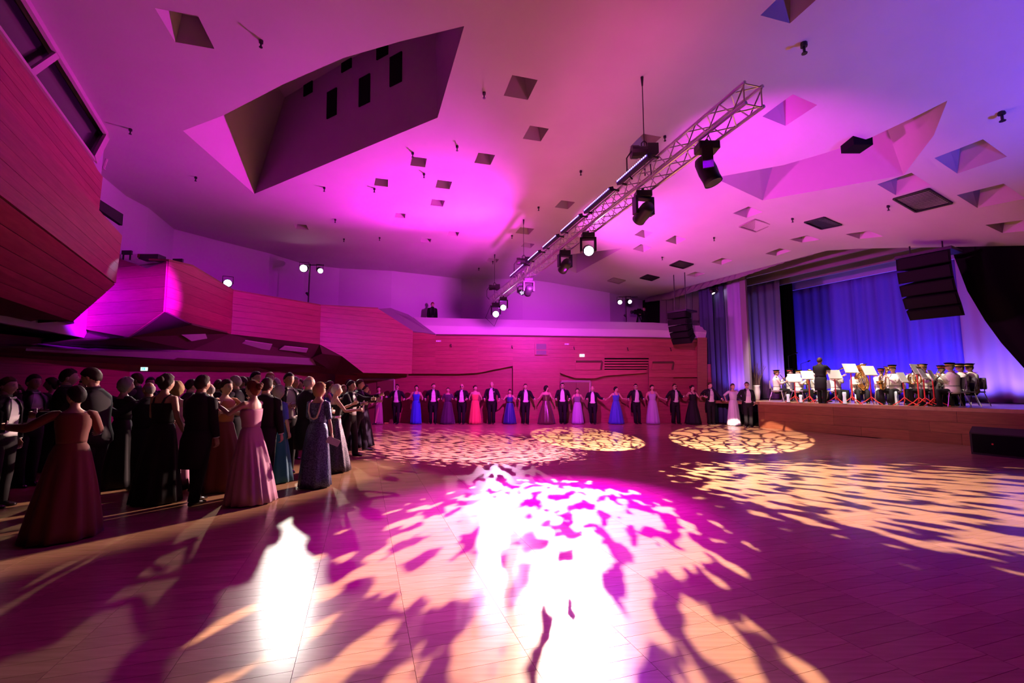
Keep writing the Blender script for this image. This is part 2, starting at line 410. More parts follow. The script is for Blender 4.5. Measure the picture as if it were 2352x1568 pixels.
def recess(P, depth, tap, sh, name='recess', lean=0.0):
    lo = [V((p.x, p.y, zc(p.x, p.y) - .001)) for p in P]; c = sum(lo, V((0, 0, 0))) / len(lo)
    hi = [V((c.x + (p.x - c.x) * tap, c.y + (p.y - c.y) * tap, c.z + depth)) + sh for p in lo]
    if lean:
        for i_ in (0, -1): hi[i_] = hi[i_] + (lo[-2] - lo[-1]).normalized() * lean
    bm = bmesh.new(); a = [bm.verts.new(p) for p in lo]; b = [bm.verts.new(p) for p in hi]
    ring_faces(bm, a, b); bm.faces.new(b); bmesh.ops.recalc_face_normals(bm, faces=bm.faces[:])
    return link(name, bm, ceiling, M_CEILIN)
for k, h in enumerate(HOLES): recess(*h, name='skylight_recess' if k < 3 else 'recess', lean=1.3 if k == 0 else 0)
# slots in the far wall of the big recess
P = BIG[0][0]; wa, wb = V((P[-1].x, P[-1].y, CZ)), V((P[-2].x, P[-2].y, CZ)); cc_ = sum(P, V((0, 0, 0))) / len(P); up = V(((cc_.x - wa.x) * .04, (cc_.y - wa.y) * .04, 2.6)); up2 = V(((cc_.x - wb.x) * .04, (cc_.y - wb.y) * .04, 2.6)); wn = facing([wa, wb, wb + up2, wa + up], (0, 0, 1.6))
for x, y, wd, hg in ((910, 160, .4, .75), (838, 208, .4, .75), (763, 238, .4, .75), (709, 190, .4, .7), (797, 141, .4, .5), (879, 110, .4, .5), (668, 189, .35, .3)):
    r = ray(x, y); p = O + r * ((wa - O).dot(wn) / r.dot(wn)); u = (wb - wa).normalized(); zv = wn.cross(u); zv = zv if zv.z > 0 else -zv
    bm = bmesh.new(); box(bm, (0, 0, 0), (wd, .06, hg), None)
    for f in bm.faces[:]:
        pass
    fr = Matrix((u, wn, zv)).transposed().to_4x4(); fr.translation = p
    bm.transform(fr); link('slot', bm, ceiling, M_DARKM)
# flush grilles
GRILLE = [(2118, 460, .78, 'dark', 'large dark square air grille in ceiling below the right skylight'), (1735, 517, .66, 'pink', 'pale square air grille in ceiling left of two dark grilles'),
    (1890, 512, .66, 'dark', 'dark square air grille in ceiling, middle of the row above stage'), (1565, 607, .66, 'dark', 'dark air grille in ceiling above the hanging far speaker array'),
    (1492, 637, .62, 'dark', 'small dark air grille in ceiling, second from the far corner'), (1416, 644, .62, 'pink', 'greyish air grille in ceiling nearest the back wall')]
M_GRL = mat('grille_pale', (.36, .30, .28), .7)
for x, y, sd, kind, lab in GRILLE:
    c = onceil(x, y); e = empty('air_grille', c); tag(e, lab, 'air grille', 'flush ceiling air grilles')
    nrm = V(((zc(c.x+.1, c.y) - zc(c.x-.1, c.y)) / .2, (zc(c.x, c.y+.1) - zc(c.x, c.y-.1)) / .2, -1)).normalized()
    e.rotation_euler = frame(nrm, TD).to_euler(); m = M_DARK if kind == 'dark' else M_GRL
    bm = bmesh.new()
    for sx, sy, lx, ly in ((1, 0, .04, sd), (-1, 0, .04, sd), (0, 1, sd, .04), (0, -1, sd, .04)): box(bm, (sx * sd/2, sy * sd/2, .01), (lx, ly, .05))
    link('frame', bm, e, m)
    bm = bmesh.new()
    box(bm, (0, 0, -.012), (sd, sd, .01))
    for k in range(14): box(bm, (0, -sd/2 + sd * (k + .5) / 14, .0), (sd, .03, .014))
    link('slats', bm, e, m)
for x, y in ((1846, 98), (2300, 254), (1112, 212), (1050, 335), (948, 350), (974, 398), (860, 432), (745, 430), (1334, 392), (1527, 312), (1237, 475), (1176, 540), (1132, 600), (1100, 615), (1640, 545), (1820, 501), (2040, 472), (1521, 590), (770, 503), (790, 548), (872, 545), (300, 296), (450, 406), (600, 93)):
    c = onceil(x, y); bm = bmesh.new(); k = 1.6 if y < 300 and x > 1700 else 1
    bar(bm, (0, 0, .01), (0, 0, -.05 * k), .035 * k, 8); bar(bm, (0, 0, -.05 * k), (0, 0, -.12 * k), .014 * k, 6); bar(bm, (0, 0, -.12 * k), (0, 0, -.13 * k), .03 * k, 8)
    o = link('sprinkler', bm, None, M_DARK); o.location = c; tag(o, {1846: 'large dark ceiling fitting near the top of the picture, right of the truss', 2300: 'large dark ceiling fitting in the blue-lit right ceiling corner'}.get(x, 'small black sprinkler head poking out of the white ceiling'), 'sprinkler', 'sprinklers in the ceiling')

# ------------------------------------------------------------------ upper walls behind the balconies
FLZ = 4.25
def upper(P, name):
    e = struct(empty(name, V((0, 0, 0))))
    for a, b in zip(P, P[1:]):
        za, zb = zc(a.x, a.y) + .02, zc(b.x, b.y) + .02
        slab('wall_panel', [V((a.x, a.y, 2.95)), V((b.x, b.y, 2.95)), V((b.x, b.y, zb)), V((a.x, a.y, za))], .12, M_WALL, parent=e)
    return e
upper(UWP[:9], 'wall_left'); upper(UWP[8:], 'wall_rear')

# ------------------------------------------------------------------ back wall: wood bands under the parapet
wb_ = struct(empty('wall_back', V((0, 0, 0))))
YB, YL = 21.0, 21.25
def A(px, py, Y=YB): return at(px, py, Y)
ZUP = V((0, 0, 1))
back_panels = [
    [A(948, 760), A(999, 769), A(1001, 858), A(945, 858)],
    [A(999, 769), A(1098, 771.5), A(1098, 856), A(1050, 858.5), A(1001, 858)],
    [A(1098, 771.5), A(1178, 773), A(1178, 840), A(1098, 856)],
    [A(1178, 773), A(1262, 774), A(1262, 840), A(1178, 840)],
    [A(1262, 774), A(1320, 775), A(1320, 868), A(1290, 858), A(1262, 841)],
    [A(1320, 775), A(1388, 775.5), A(1388, 863), A(1366, 869), A(1320, 868)],
    [A(1388, 775.5), A(1498, 777), A(1490, 822), A(1388, 822)],
    [A(1376, 852), A(1484, 852), A(1484, 856), A(1388, 863)],
    [A(1498, 777), A(1618, 779.5), A(1618, 866), A(1490, 866), A(1490, 822)],
]
for P in back_panels: boards(wb_, P, .19, .03, M_WOOD)
# lower wall, set back
lows = [[A(770, 834, YL), A(1178, 830, YL), A(1178, 968, YL), A(770, 968, YL)], [A(1178, 838, YL-.34), A(1286, 838, YL-.34), A(1286, 972, YL-.34), A(1178, 972, YL-.34)],
        [A(1286, 836, YL), A(1490, 836, YL), A(1490, 968, YL), A(1286, 968, YL)], [A(1490, 846, YL-.2), A(1546, 846, YL-.2), A(1546, 970, YL-.2), A(1490, 970, YL-.2)], [A(1546, 836, YL), A(1640, 836, YL), A(1640, 968, YL), A(1546, 968, YL)]]
for P in lows:
    P = [V((p.x, p.y, max(0, p.z))) if p.z > .4 else V((p.x, p.y, 0)) for p in P]
    boards(wb_, P, .19, .03, M_WOOD)
pass
def slots(P, n, m, parent): ...
# louvre of five slats
lv = empty('louvre', A(1438, 837)); tag(lv, 'long wooden louvre with five slats in the back wall', 'louvre')
bm = bmesh.new(); prism(bm, [p - A(1438, 837) for p in (A(1388, 822, 21.12), A(1492, 822, 21.12), A(1484, 853, 21.12), A(1378, 853, 21.12))], V((0, .05, 0))); link('opening', bm, lv, M_DARKM)
for k in range(5):
    y0 = 823.5 + 6 * k; x0, x1 = 1388 - 2 * k, 1492 - 1.6 * k
    bm = bmesh.new(); prism(bm, [p - A(1438, 837) for p in (A(x0, y0 + 1.6, 20.98), A(x1, y0 + 1.6, 20.98), A(x1 - 1, y0 + 5.2, 20.98), A(x0 - 1, y0 + 5.2, 20.98))], V((0, .06, 0))); link('slat', bm, lv, M_WOOD)
def niche(x0, y0, x1, y1, lab, slant):
    c = A((x0+x1)/2, (y0+y1)/2); e = empty('wall_niche', c); tag(e, lab, 'niche', 'shallow wall niches')
    q = [A(x0 + slant, y0, 20.94), A(x1 + slant, y0, 20.94), A(x1, y1, 20.94), A(x0, y1, 20.94)]
    bm = bmesh.new(); prism(bm, [p - c for p in q], V((0, .03, 0))); link('niche_panel', bm, e, M_WOOD)
    bm = bmesh.new(); bar(bm, q[0] - c, q[1] - c, .05, 4); bar(bm, q[1] - c, q[2] - c, .045, 4); link('shadow_frame', bm, e, M_GAP)
niche(1320, 830, 1380, 849, 'shallow wooden wall niche left of the long louvre', 3)
niche(1496, 832, 1544, 849, 'shallow wooden wall niche right of the long louvre', 3)
# parapet
par = struct(empty('wall_parapet', V((0, 0, 0)))); par.name = 'trim_1'
pt = [(948, 728), (1100, 732), (1300, 737), (1500, 740.5), (1620, 748.5)]; pb = [(1002, 769), (1110, 770), (1300, 773), (1500, 776), (1620, 779)]
bm = bmesh.new(); rings = []
for (a, b), (c, d) in zip(pt, pb):
    T, B = at(a, b, 21.75), at(c, d, 21.05); rings.append([B, B.lerp(T, .5) + V((0, -.14, 0)), T, T + V((0, .25, 0)), T + V((0, .25, -1.0)), B + V((0, .6, 0))])
loft(bm, rings); bmesh.ops.recalc_face_normals(bm, faces=bm.faces[:]); link('parapet', bm, par, M_WHITEP)
bm = bmesh.new()
for (a, b), (c, d) in zip(pb, pb[1:]): bar(bm, at(a, b + .5, 21.0), at(c, d + .5, 21.0), .05, 6)
link('shadow_gap', bm, par, M_GAP)
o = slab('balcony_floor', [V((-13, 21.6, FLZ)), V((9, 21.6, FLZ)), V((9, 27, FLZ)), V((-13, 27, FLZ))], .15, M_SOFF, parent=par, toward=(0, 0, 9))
# dark side wall beyond the parapet, right
wr = struct(empty('wall_right', V((0, 0, 0))))
slab('dark_wall', [at(1476, 690, 25.2), at(1516, 682, 24.9), at(1516, 745, 24.9), at(1476, 742, 25.2)], .1, M_CURTD, parent=wr)
for k in range(7):
    x0, x1 = 1516 + 15 * k, 1516 + 15 * (k + 1) - 1
    q = [at(x0, 686 - 3.3 * k, 23.4), at(x1, 683 - 3.3 * k, 23.4), at(x1, 752, 23.4), at(x0, 752, 23.4)]
    slab('wall_panel', q, .05, M_PELM, parent=wr)
slab('lower_wall', [at(1602, 775, 20.9), at(1624, 775, 20.8), at(1624, 972, 20.8), at(1602, 972, 20.9)], .1, M_WOODS, parent=wr)

# ------------------------------------------------------------------ balcony fronts, far tier on the left
bal = struct(empty('wall_balcony', V((0, 0, 0)))); bal.name = 'trim_2'
BZ = 4.9
t0, t1, t2, t3, t4 = hz(262, 588, BZ), hz(385, 600, BZ), hz(534, 668, BZ), hz(736, 702, BZ), hz(868, 709, BZ)
def under(top, px, py): return at(px, py, top.y)
b1, b2, b3 = under(t1, 378, 716), under(t2, 528, 766), under(t3, 734, 791)
pinkL = at(150, 748, 12.6); pinkB = at(296, 774, 12.2)
TK = .03
def onpl(pts, a, b, c):
    n = (b - a).cross(c - a).normalized(); return [O + ray(*p) * ((a - O).dot(n) / ray(*p).dot(n)) for p in pts]
boards(bal, onpl([(262, 589), (340, 617), (385, 600), (378, 716), (296, 774), (150, 748)], t1, b1, pinkL), .30, TK, M_WOOD)
tm = hz(440, 610, 4.95); tm = at(440, 610, t1.y + (t2.y - t1.y) * .35)
boards(bal, onpl([(385, 600), (440, 612), (535, 668), (529, 767), (440, 746), (378, 716)], t1, b1, t2), .26, TK, M_WOOD)
boards(bal, onpl([(535, 668), (736, 702), (734, 791), (529, 767)], t2, t3, b3), .24, TK, M_WOOD)
c1, c2 = onpl([(785, 818), (834, 856)], t3, b3, at(948, 760, 20.9))
boards(bal, onpl([(736, 702), (868, 709), (948, 760), (945, 858), (834, 856), (785, 818), (734, 791)], t3, b3, at(948, 760, 20.9)), .20, TK, M_WOOD)
t4 = onpl([(868, 709)], t3, b3, at(948, 760, 20.9))[0]
# copings
def coping(pts, w, h, m, name='coping'):
    bm = bmesh.new()
    for a, b in zip(pts, pts[1:]):
        d = (b - a).normalized(); n = V((-d.y, d.x, 0)).normalized()
        if n.dot(V((0, 0, 0)) - a) > 0: n = -n
        prism(bm, [a - n * .03, b - n * .03, b + n * w, a + n * w], V((0, 0, h)))
    return link(name, bm, bal, m)
coping([t1 + V((0, 0, .01)), onpl([(440, 612)], t1, b1, t2)[0], t2, t3, t4], .45, .05, M_WOODS)
e1 = [t4, at(897, 707, 20.6), at(938, 722, 21.3), at(1001, 767, 21.02), at(948, 760, 20.9)]
slab('sill_slope', e1, .08, M_PELM, parent=bal)
# inner tilted white lining seen above the first panel
slab('balcony_lining', [at(277, 592, 13.1), at(277, 575, 14.5), at(330, 585, 14.5), at(386, 600, 12.8), at(341, 618, 12.4)], .05, M_WHITEP, parent=bal)
# sloped soffits under the far tier
f1, f2, f3, f4 = hz(60, 800, 2.55), hz(400, 821, 2.55), hz(726, 838.5, 2.55), hz(700, 836, 2.55)
g1, g2, g3 = hz(90, 788, 2.80), hz(440, 804, 2.80), hz(718, 823, 2.80)
sm_ = under(t1, 440, 746)
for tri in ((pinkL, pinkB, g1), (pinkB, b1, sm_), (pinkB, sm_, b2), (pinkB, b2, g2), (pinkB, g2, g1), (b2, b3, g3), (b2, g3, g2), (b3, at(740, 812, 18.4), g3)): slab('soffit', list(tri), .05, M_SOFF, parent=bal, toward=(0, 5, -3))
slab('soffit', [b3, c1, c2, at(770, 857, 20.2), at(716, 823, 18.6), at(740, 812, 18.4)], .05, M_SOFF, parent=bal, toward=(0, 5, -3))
M_FASC = mat('pale_fascia', (.55, .40, .46), .6); slab('fascia_band', [f1, f2, g2, g1], .06, M_FASC, parent=bal); slab('fascia_band', [f2, f3, g3, g2], .06, M_FASC, parent=bal)
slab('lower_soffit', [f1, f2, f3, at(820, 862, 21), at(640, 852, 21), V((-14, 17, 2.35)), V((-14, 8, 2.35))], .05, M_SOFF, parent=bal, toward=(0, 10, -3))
M_LPAN = mat('soffit_light_panel', (.62, .5, .5), .6)
for q in ([(412, 763), (466, 756), (472, 772), (436, 778)], [(548, 788), (562, 777), (624, 786), (618, 799)], [(640, 798), (652, 790), (706, 796), (702, 805)]):
    n = newell([b2, b3, g3]) if q[0][0] > 500 else newell([pinkB, b2, g2]); pl = [O + ray(*p) * ((b2 - O).dot(n) / ray(*p).dot(n)) for p in q]
    nn = facing(pl, (0, 5, -3)); slab('soffit_panel', [p + nn * .10 for p in pl], .03, M_LPAN, parent=bal, toward=(0, 5, -3))
# wall under the balcony, left
wl = struct(empty('wall_under_balcony', V((0, 0, 0)))); wl.name = 'wall_left'
pts = [V((-13.2, 3, 0)), V((-13.0, 10, 0)), V((-12.6, 15, 0)), V((-10.6, 18.6, 0)), V((-8.4, 21.9, 0))]
for a, b in zip(pts, pts[1:]): boards(wl, [a, b, b + V((0, 0, 2.95)), a + V((0, 0, 2.95))], .24, .03, M_WOOD)

# ------------------------------------------------------------------ near box on the left with its glazed booth
nb = struct(empty('near_balcony', V((0, 0, 0)))); nb.name = 'trim_3'
def ext(a, b, k): return a + (a - b).normalized() * k
A1, A0 = hz(277, 540, 4.9), hz(0, 236, 4.9)
B1, B0 = hz(262, 650, 3.9), hz(0, 452, 3.9)
C1, C0 = hz(165, 736, 3.12), hz(0, 680, 3.12)
A0, B0, C0 = ext(A0, A1, 2), ext(B0, B1, 2), ext(C0, C1, 2)
boards(nb, [A0, A1, B1, B0], .20, TK, M_WOOD)
boards(nb, [B0, B1, C1, C0], .17, TK, M_WOOD)
slab('soffit', [C0, C1, pinkL + V((0, .3, .05)), V((-13.4, pinkL.y + 1, 3.0)), V((-13.4, C0.y, 3.0))], .05, M_SOFF, parent=nb, toward=(0, 5, -3))
slab('end_wall', [A1, B1, C1, V((-13, C1.y + .8, 3.1)), V((-13, A1.y + .5, 4.9))], .05, M_WOODS, parent=nb, toward=(0, 30, 4))
# upper band, set back, and the booth window above it
off = V((-1.0, -.45, 0))
D1 = at(232, 405, A1.y - .6); E1 = at(224, 468, A1.y - .6); dirn = (A0 - A1).normalized()
L0 = 9.0
D0, E0 = D1 + dirn * L0, E1 + dirn * L0
E1, E0 = E1 - V((0, 0, .35)), E0 - V((0, 0, .35))
boards(nb, [D0, D1, E1, E0], .16, TK, M_WOOD)
slab('ledge', [A0, A1, E1 + V((0, 0, .05)), E0 + V((0, 0, .05))], .04, M_WOODS, parent=nb, toward=(0, 0, 9))
W1 = onceil(243, 302) - V((0, 0, .09))                                 # upper right outer corner of the booth window
W0 = W1 + dirn * L0
D1w, D0w = at(212, 366, D1.y), at(212, 366, D1.y) + dirn * L0
wn_ = struct(empty('window_1', V((0, 0, 0))))
nrm = facing([D0w, D1w, W1, W0], (0, 0, 1.6))
def barq(name, a, b, wd, dp, parent, m):
    bm = bmesh.new(); d = (b - a).normalized(); u = d.cross(nrm).normalized()
    q = [a - u * wd/2, b - u * wd/2, b + u * wd/2, a + u * wd/2]; prism(bm, q, nrm * dp); link(name, bm, parent, m)
slab('wall_infill', [D0, D1, D1w, D0w], .06, M_WOOD, parent=wn_)
slab('glass', [D0w + nrm * -.1, D1w + nrm * -.1, W1 + nrm * -.1, W0 + nrm * -.1], .02, M_GLASS, parent=wn_)
barq('window_frame', W0, W1, .16, .06, wn_, M_FRAME); barq('window_frame', W1, D1w, .16, .06, wn_, M_FRAME); barq('window_frame', D0w, D1w, .07, .05, wn_, M_FRAME)
for k in (3.0, 5.6, 8.0): barq('mullion', D1w + dirn * k, W1 + dirn * k, .10, .05, wn_, M_FRAME)
slab('head_board', [W0, W1, V((W1.x - .1, W1.y, CZ)), V((W0.x - .1, W0.y, CZ))], .06, M_FRAME, parent=wn_)
slab('booth_end', [W1, D1w, D1, E1, V((-13.4, E1.y + .6, 3.6)), V((-13.4, W1.y + .6, CZ)), V((W1.x, W1.y, CZ))], .05, M_WALL, parent=wn_, toward=(0, 30, 4))

# ------------------------------------------------------------------ stage
stg = struct(empty('floor_stage', V((0, 0, 0)))); stg.name = 'floor_stage'
bm = bmesh.new(); prism(bm, [SP(-4, .06, STZ - .12), SP(16, .06, STZ - .12), SP(16, 11, STZ - .12), SP(-4, 11, STZ - .12)], V((0, 0, .12))); link('stage_deck', bm, stg, M_STF)
bm = bmesh.new(); prism(bm, [SP(-.2, .0, STZ - .1), SP(16, .0, STZ - .1), SP(16, .07, STZ - .1), SP(-.2, .07, STZ - .1)], V((0, 0, .105))); link('nosing', bm, stg, M_STF)
boards(stg, [SP(0, 0), SP(5.0, 0), SP(5.0, 0, STZ - .1), SP(0, 0, STZ - .1)], .31, .03, M_WOODS, cut=2.6, cutax=SD)
boards(stg, [SP(5.0, -.05), SP(16, -.05), SP(16, -.05, STZ - .1), SP(5.0, -.05, STZ - .1)], .31, .03, M_WOODS, cut=2.6, cutax=SD)
boards(stg, [SP(0, 0), SP(-.0, 2.5), SP(-.0, 2.5, STZ), SP(0, 0, STZ)], .31, .03, M_WOODS)
def curtain(name, p0, p1, z0, z1, m, amp, wl, label, cat='curtain', group=None, seed=0, thick=.02, botfun=None, n=None, rows=7):
    p0, p1 = V(p0), V(p1); d = p1 - p0; ln = d.length; d.normalize(); nr = V((-d.y, d.x, 0)); rnd = random.Random(seed)
    n = n or max(16, int(ln / wl * 9)); ph = [rnd.uniform(0, 6.3) for _ in range(4)]; am = [rnd.uniform(.6, 1.3) for _ in range(int(ln / wl) + 3)]
    bm = bmesh.new(); grid_ = []
    for j in range(rows + 1):
        v = j / rows; row = []
        for i in range(n + 1):
            x = ln * i / n; k = x / wl
            a = amp * am[int(k) % len(am)] * (.75 + .25 * v)
            y = a * math.sin(2 * PI * k + .5 * math.sin(k * 1.7 + ph[0]) + .25 * v * math.sin(k * .9 + ph[1])) + .3 * amp * math.sin(k * 3.1 + ph[2])
            p = p0 + d * x + nr * y; p.z = z1 + (z0 - z1) * v
            row.append(bm.verts.new(p))
        grid_.append(row)
    for a, b in zip(grid_, grid_[1:]):
        for i in range(n): bm.faces.new((a[i], a[i+1], b[i+1], b[i]))
    o = link(name, bm, None, m, smooth=True); tag(o, label, cat, group)
    md = o.modifiers.new('thickness', 'SOLIDIFY'); md.thickness = thick
    return o
def cx_at(px, t):                       # s on plane depth t seen at column px (near eye level)
    return qs(onq(px, 880, t))[1]
sL, sR = cx_at(1822, 7), cx_at(2213, 7)
curtain('stage_backdrop', SP(sL, 7), SP(sR + .3, 7), STZ + .03, 7.3, M_BACKD, .10, .50, 'long blue-lit pleated backdrop curtain behind the band', seed=3)
curtain('stage_curtain', SP(cx_at(2222, 6.2), 6.2), SP(cx_at(2222, 6.2) + 6, 6.2), STZ + .03, 7.2, M_CURT, .07, .75, 'pale violet-lit curtain at right of the blue backdrop', seed=5)
curtain('stage_curtain', SP(cx_at(1728, 4.2), 4.2), SP(cx_at(1803, 4.2), 4.2), STZ + .03, 7.2, M_CURT, .06, .40, 'pale violet curtain between grey column and the black leg', seed=6)
curtain('stage_curtain', SP(cx_at(1800, 5.6), 5.6), SP(cx_at(1834, 5.6), 5.6), STZ + .03, 7.2, M_DARKM, .04, .3, 'narrow black leg curtain at left edge of the blue backdrop', seed=7)
curtain('stage_curtain', SP(cx_at(1672, 1.0), 1.0), SP(cx_at(1718, 1.0), 1.0), .9, 7.0, M_CURT, .06, .34, 'tall purple and pale pleated curtain left of the stage', seed=8)
curtain('stage_curtain', SP(cx_at(1640, .8), .8), SP(cx_at(1674, .8), .8), .0, 7.0, M_CURTB, .05, .3, 'blue curtain strip beside the tall purple one', seed=9)
curtain('stage_curtain', SP(cx_at(1614, .5), .5), SP(cx_at(1644, .5), .5), .0, 7.0, M_CURTB, .05, .34, 'dark navy curtain at the corner between back wall and stage', seed=10)
slab('column', [SP(cx_at(1711, .9), .88, .9), SP(cx_at(1724, .9), .88, .9), SP(cx_at(1724, .9), .88, 7), SP(cx_at(1711, .9), .88, 7)], .12, M_PELM, parent=stg)
# dark house curtain swept to the right
lc = [onq(*p, .35) for p in ((2180, 556), (2196, 600), (2222, 668), (2262, 735), (2300, 787), (2352, 845), (2420, 900), (2500, 945))]
bm = bmesh.new(); rows_ = []
for j, p in enumerate(lc):
    row = []
    for i in range(61):
        u = i / 60; s0 = qs(p)[1]; s1 = 15.5
        q = SP(s0 + (s1 - s0) * u, .35 + .10 * math.sin(u * 62 + .6 * math.sin(u * 9)) + .02 * math.sin(u * 140), p.z - .25 * u * (1 if j else 0))
        row.append(bm.verts.new(q))
    rows_.append(row)
for a, b in zip(rows_, rows_[1:]):
    for i in range(60): bm.faces.new((a[i], a[i+1], b[i+1], b[i]))
o = link('house_curtain', bm, None, M_CURTD, smooth=True); tag(o, 'black draped house curtain swept aside at the right of the stage', 'curtain'); o.modifiers.new('thickness', 'SOLIDIFY').thickness = .02
# valance along the ceiling edge
vt = [(1482, 690), (1540, 676), (1600, 656), (1660, 637), (1700, 626), (1760, 609), (1820, 593), (1868, 581)]
vb = [(1482, 694), (1540, 687), (1576, 675), (1640, 655), (1693, 640), (1747, 621), (1810, 600), (1868, 585)]
bm = bmesh.new(); up_, dn_ = [], []
for i in range(141):
    u = i / 140 * (len(vt) - 1); k = min(int(u), len(vt) - 2); f = u - k
    T = onq(vt[k][0] + (vt[k+1][0]-vt[k][0]) * f, vt[k][1] + (vt[k+1][1]-vt[k][1]) * f, .04); B = onq(vb[k][0] + (vb[k+1][0]-vb[k][0]) * f, vb[k][1] + (vb[k+1][1]-vb[k][1]) * f, .04)
    w_ = SN * (.03 * math.sin(i * 1.1)); up_.append(bm.verts.new(T + w_ + V((0, 0, .12)))); dn_.append(bm.verts.new(B + w_))
for i in range(140): bm.faces.new((up_[i], up_[i+1], dn_[i+1], dn_[i]))
o = link('valance', bm, None, M_PELM, smooth=True); tag(o, 'grey gathered valance hanging under the curved ceiling edge', 'valance'); o.modifiers.new('thickness', 'SOLIDIFY').thickness = .01
# pelmets and soffit over the stage
def pelmet(t, px, py, s0, s1, z1, m, name='pelmet'):
    z0 = onq(px, py, t).z; bm = bmesh.new(); prism(bm, [SP(s0, t, z0), SP(s1, t, z0), SP(s1, t + .12, z0), SP(s0, t + .12, z0)], V((0, 0, z1 - z0))); return link(name, bm, stg, m)
pelmet(1.3, 1860, 603, -4, 14, 8.2, M_PELM); pelmet(3.0, 1860, 624, -4, 14, 8.2, M_PELM); pelmet(4.8, 1860, 640, -4, 14, 8.2, M_PELM); pelmet(6.6, 1860, 659, -4, 14, 8.2, M_CURT)
bm = bmesh.new(); prism(bm, [SP(-6, .2, 8.1), SP(16, .2, 8.1), SP(16, 9, 8.1), SP(-6, 9, 8.1)], V((0, 0, .1))); link('stage_ceiling', bm, stg, M_SOFF)
bm = bmesh.new(); prism(bm, [SP(-6, 8.6, 0), SP(16, 8.6, 0), SP(16, 8.7, 0), SP(-6, 8.7, 0)], V((0, 0, 8.1))); link('stage_back_wall', bm, stg, M_DARKM)
# ------------------------------------------------------------------ lighting truss
truss = empty('lighting_truss', TA); tag(truss, 'long silver box truss hanging diagonally under the ceiling', 'truss')
TW = .145
Z_ = V((0, 0, 1))
for a, b in ((-1, -1), (1, -1), (1, 1), (-1, 1)):
    bm = bmesh.new(); o_ = TN * TW * a + Z_ * TW * b; bar(bm, o_, o_ + TD * (TLEN + 1.2), .025, 8); link('chord', bm, truss, M_ALU, smooth=False)
NB = int((TLEN + 1.2) / .5)
lm = None
for k in range(NB):
    for f, (p, q) in enumerate(((TN + Z_, -TN + Z_), (TN - Z_, -TN - Z_), (TN + Z_, TN - Z_), (-TN + Z_, -TN - Z_))):
        bm = bmesh.new(); u0, u1, u2 = .5 * k, .5 * k + .25, .5 * k + .5
        bar(bm, p * TW + TD * u0, q * TW + TD * u1, .010, 5); bar(bm, q * TW + TD * u1, p * TW + TD * u2, .010, 5)
        if k == 0: bar(bm, p * TW + TD * .03, q * TW + TD * .03, .010, 5)
        link('lacing', bm, truss, M_ALU)
def lens_disc(bm_parent, c, d, r, m, name='lens'):
    bm = bmesh.new(); bar(bm, c, c + V(d).normalized() * .012, r, 20); return link(name, bm, bm_parent, m)
def moving_head(px, label, aim=None, lens=None, scale=1.0, tiltdir=None, dots=False):
    p = tr(px); e = empty('moving_head', p + Z_ * -TW * 1.0); tag(e, label, 'stage light', 'moving head lamps under the truss')
    k = scale
    bm = bmesh.new(); bar(bm, (0, 0, .03), (0, 0, -.05), .03, 8); box(bm, (0, 0, -.10 * k), (.30 * k, .22 * k, .12 * k)); bmesh.ops.bevel(bm, geom=bm.edges[:], offset=.012, segments=1, affect='EDGES'); link('base', bm, e, M_DARK)
    d = (V(aim) - (p + V((0, 0, -.5 * k)))).normalized()
    side = d.cross(Z_).normalized(); piv = V((0, 0, -.46 * k))
    bm = bmesh.new()
    for s_ in (-1, 1):
        box(bm, V((0, 0, -.32 * k)) + side * s_ * .17 * k, (.05 * k, .14 * k, .34 * k), frame((0, 0, 1), side).to_3x3().to_4x4())
    box(bm, V((0, 0, -.175 * k)), (.38 * k, .15 * k, .04 * k), frame((0, 0, 1), side).to_3x3().to_4x4()); link('yoke', bm, e, M_DARK)
    bm = bmesh.new(); lathe(bm, [(.10 * k, -.22 * k), (.125 * k, -.16 * k), (.135 * k, 0), (.125 * k, .12 * k), (.13 * k, .2 * k), (.118 * k, .2 * k), (.115 * k, .17 * k)], frame(d, None, piv), 18); link('head', bm, e, M_DARK, smooth=True)
    if dots:
        for i in range(12):
            a = i * 2.4; r_ = .03 * k * math.sqrt(i); F = frame(d, None, piv + d * .18 * k)
            lens_disc(e, F @ V((r_ * math.cos(a), r_ * math.sin(a), 0)), d, .016 * k, M_LEDW, 'led')
    else: lens_disc(e, piv + d * .185 * k, d, .112 * k, lens or M_GLASS)
    bm = bmesh.new()
    for i in range(8): bar(bm, piv - d * .19 * k + side * .1 + V((0, 0, -.02 + .0 * i)), piv - d * .19 * k - side * .1, .006, 4)
    bmesh.ops.delete(bm, geom=bm.verts[12:], context='VERTS') if False else None
    link('rear_fin', bm, e, M_DARK)
    return p + V((0, 0, -.46 * k)), d
moving_head(1622, 'black moving head nearest the near end of the truss, tipped to the right', aim=tr(1622) + V((.5, -.2, -2.0)), scale=1.05)
moving_head(1476, 'black moving head seen from behind, second from the near truss end', aim=tr(1476) + V((-.5, 2.0, -1.2)))
moving_head(1350, 'lit moving head with bright violet-white lens at mid truss', aim=(.9, 0, 1.0), lens=M_VIO_L)
moving_head(1297, 'dark moving head next beyond the lit one at mid truss', aim=tr(1297) + V((-.6, 2.0, -1.3)))
moving_head(1214, 'dark moving head under far part of truss, beside a small dotted lamp', aim=tr(1214) + V((-.4, 2.0, -1.3)))
moving_head(1197, 'small lamp with white LED dots below the far part of the truss', aim=(3.4, 2, 0), dots=True, scale=.75)
moving_head(1156, 'upper of two glaring round lamps at the far truss end', aim=(.2, 0, 1.0), lens=M_VIO_L)
moving_head(1139, 'lower of two glaring round lamps at the far truss end', aim=(.0, 0, 1.0), lens=M_VIO_L, scale=1.15)
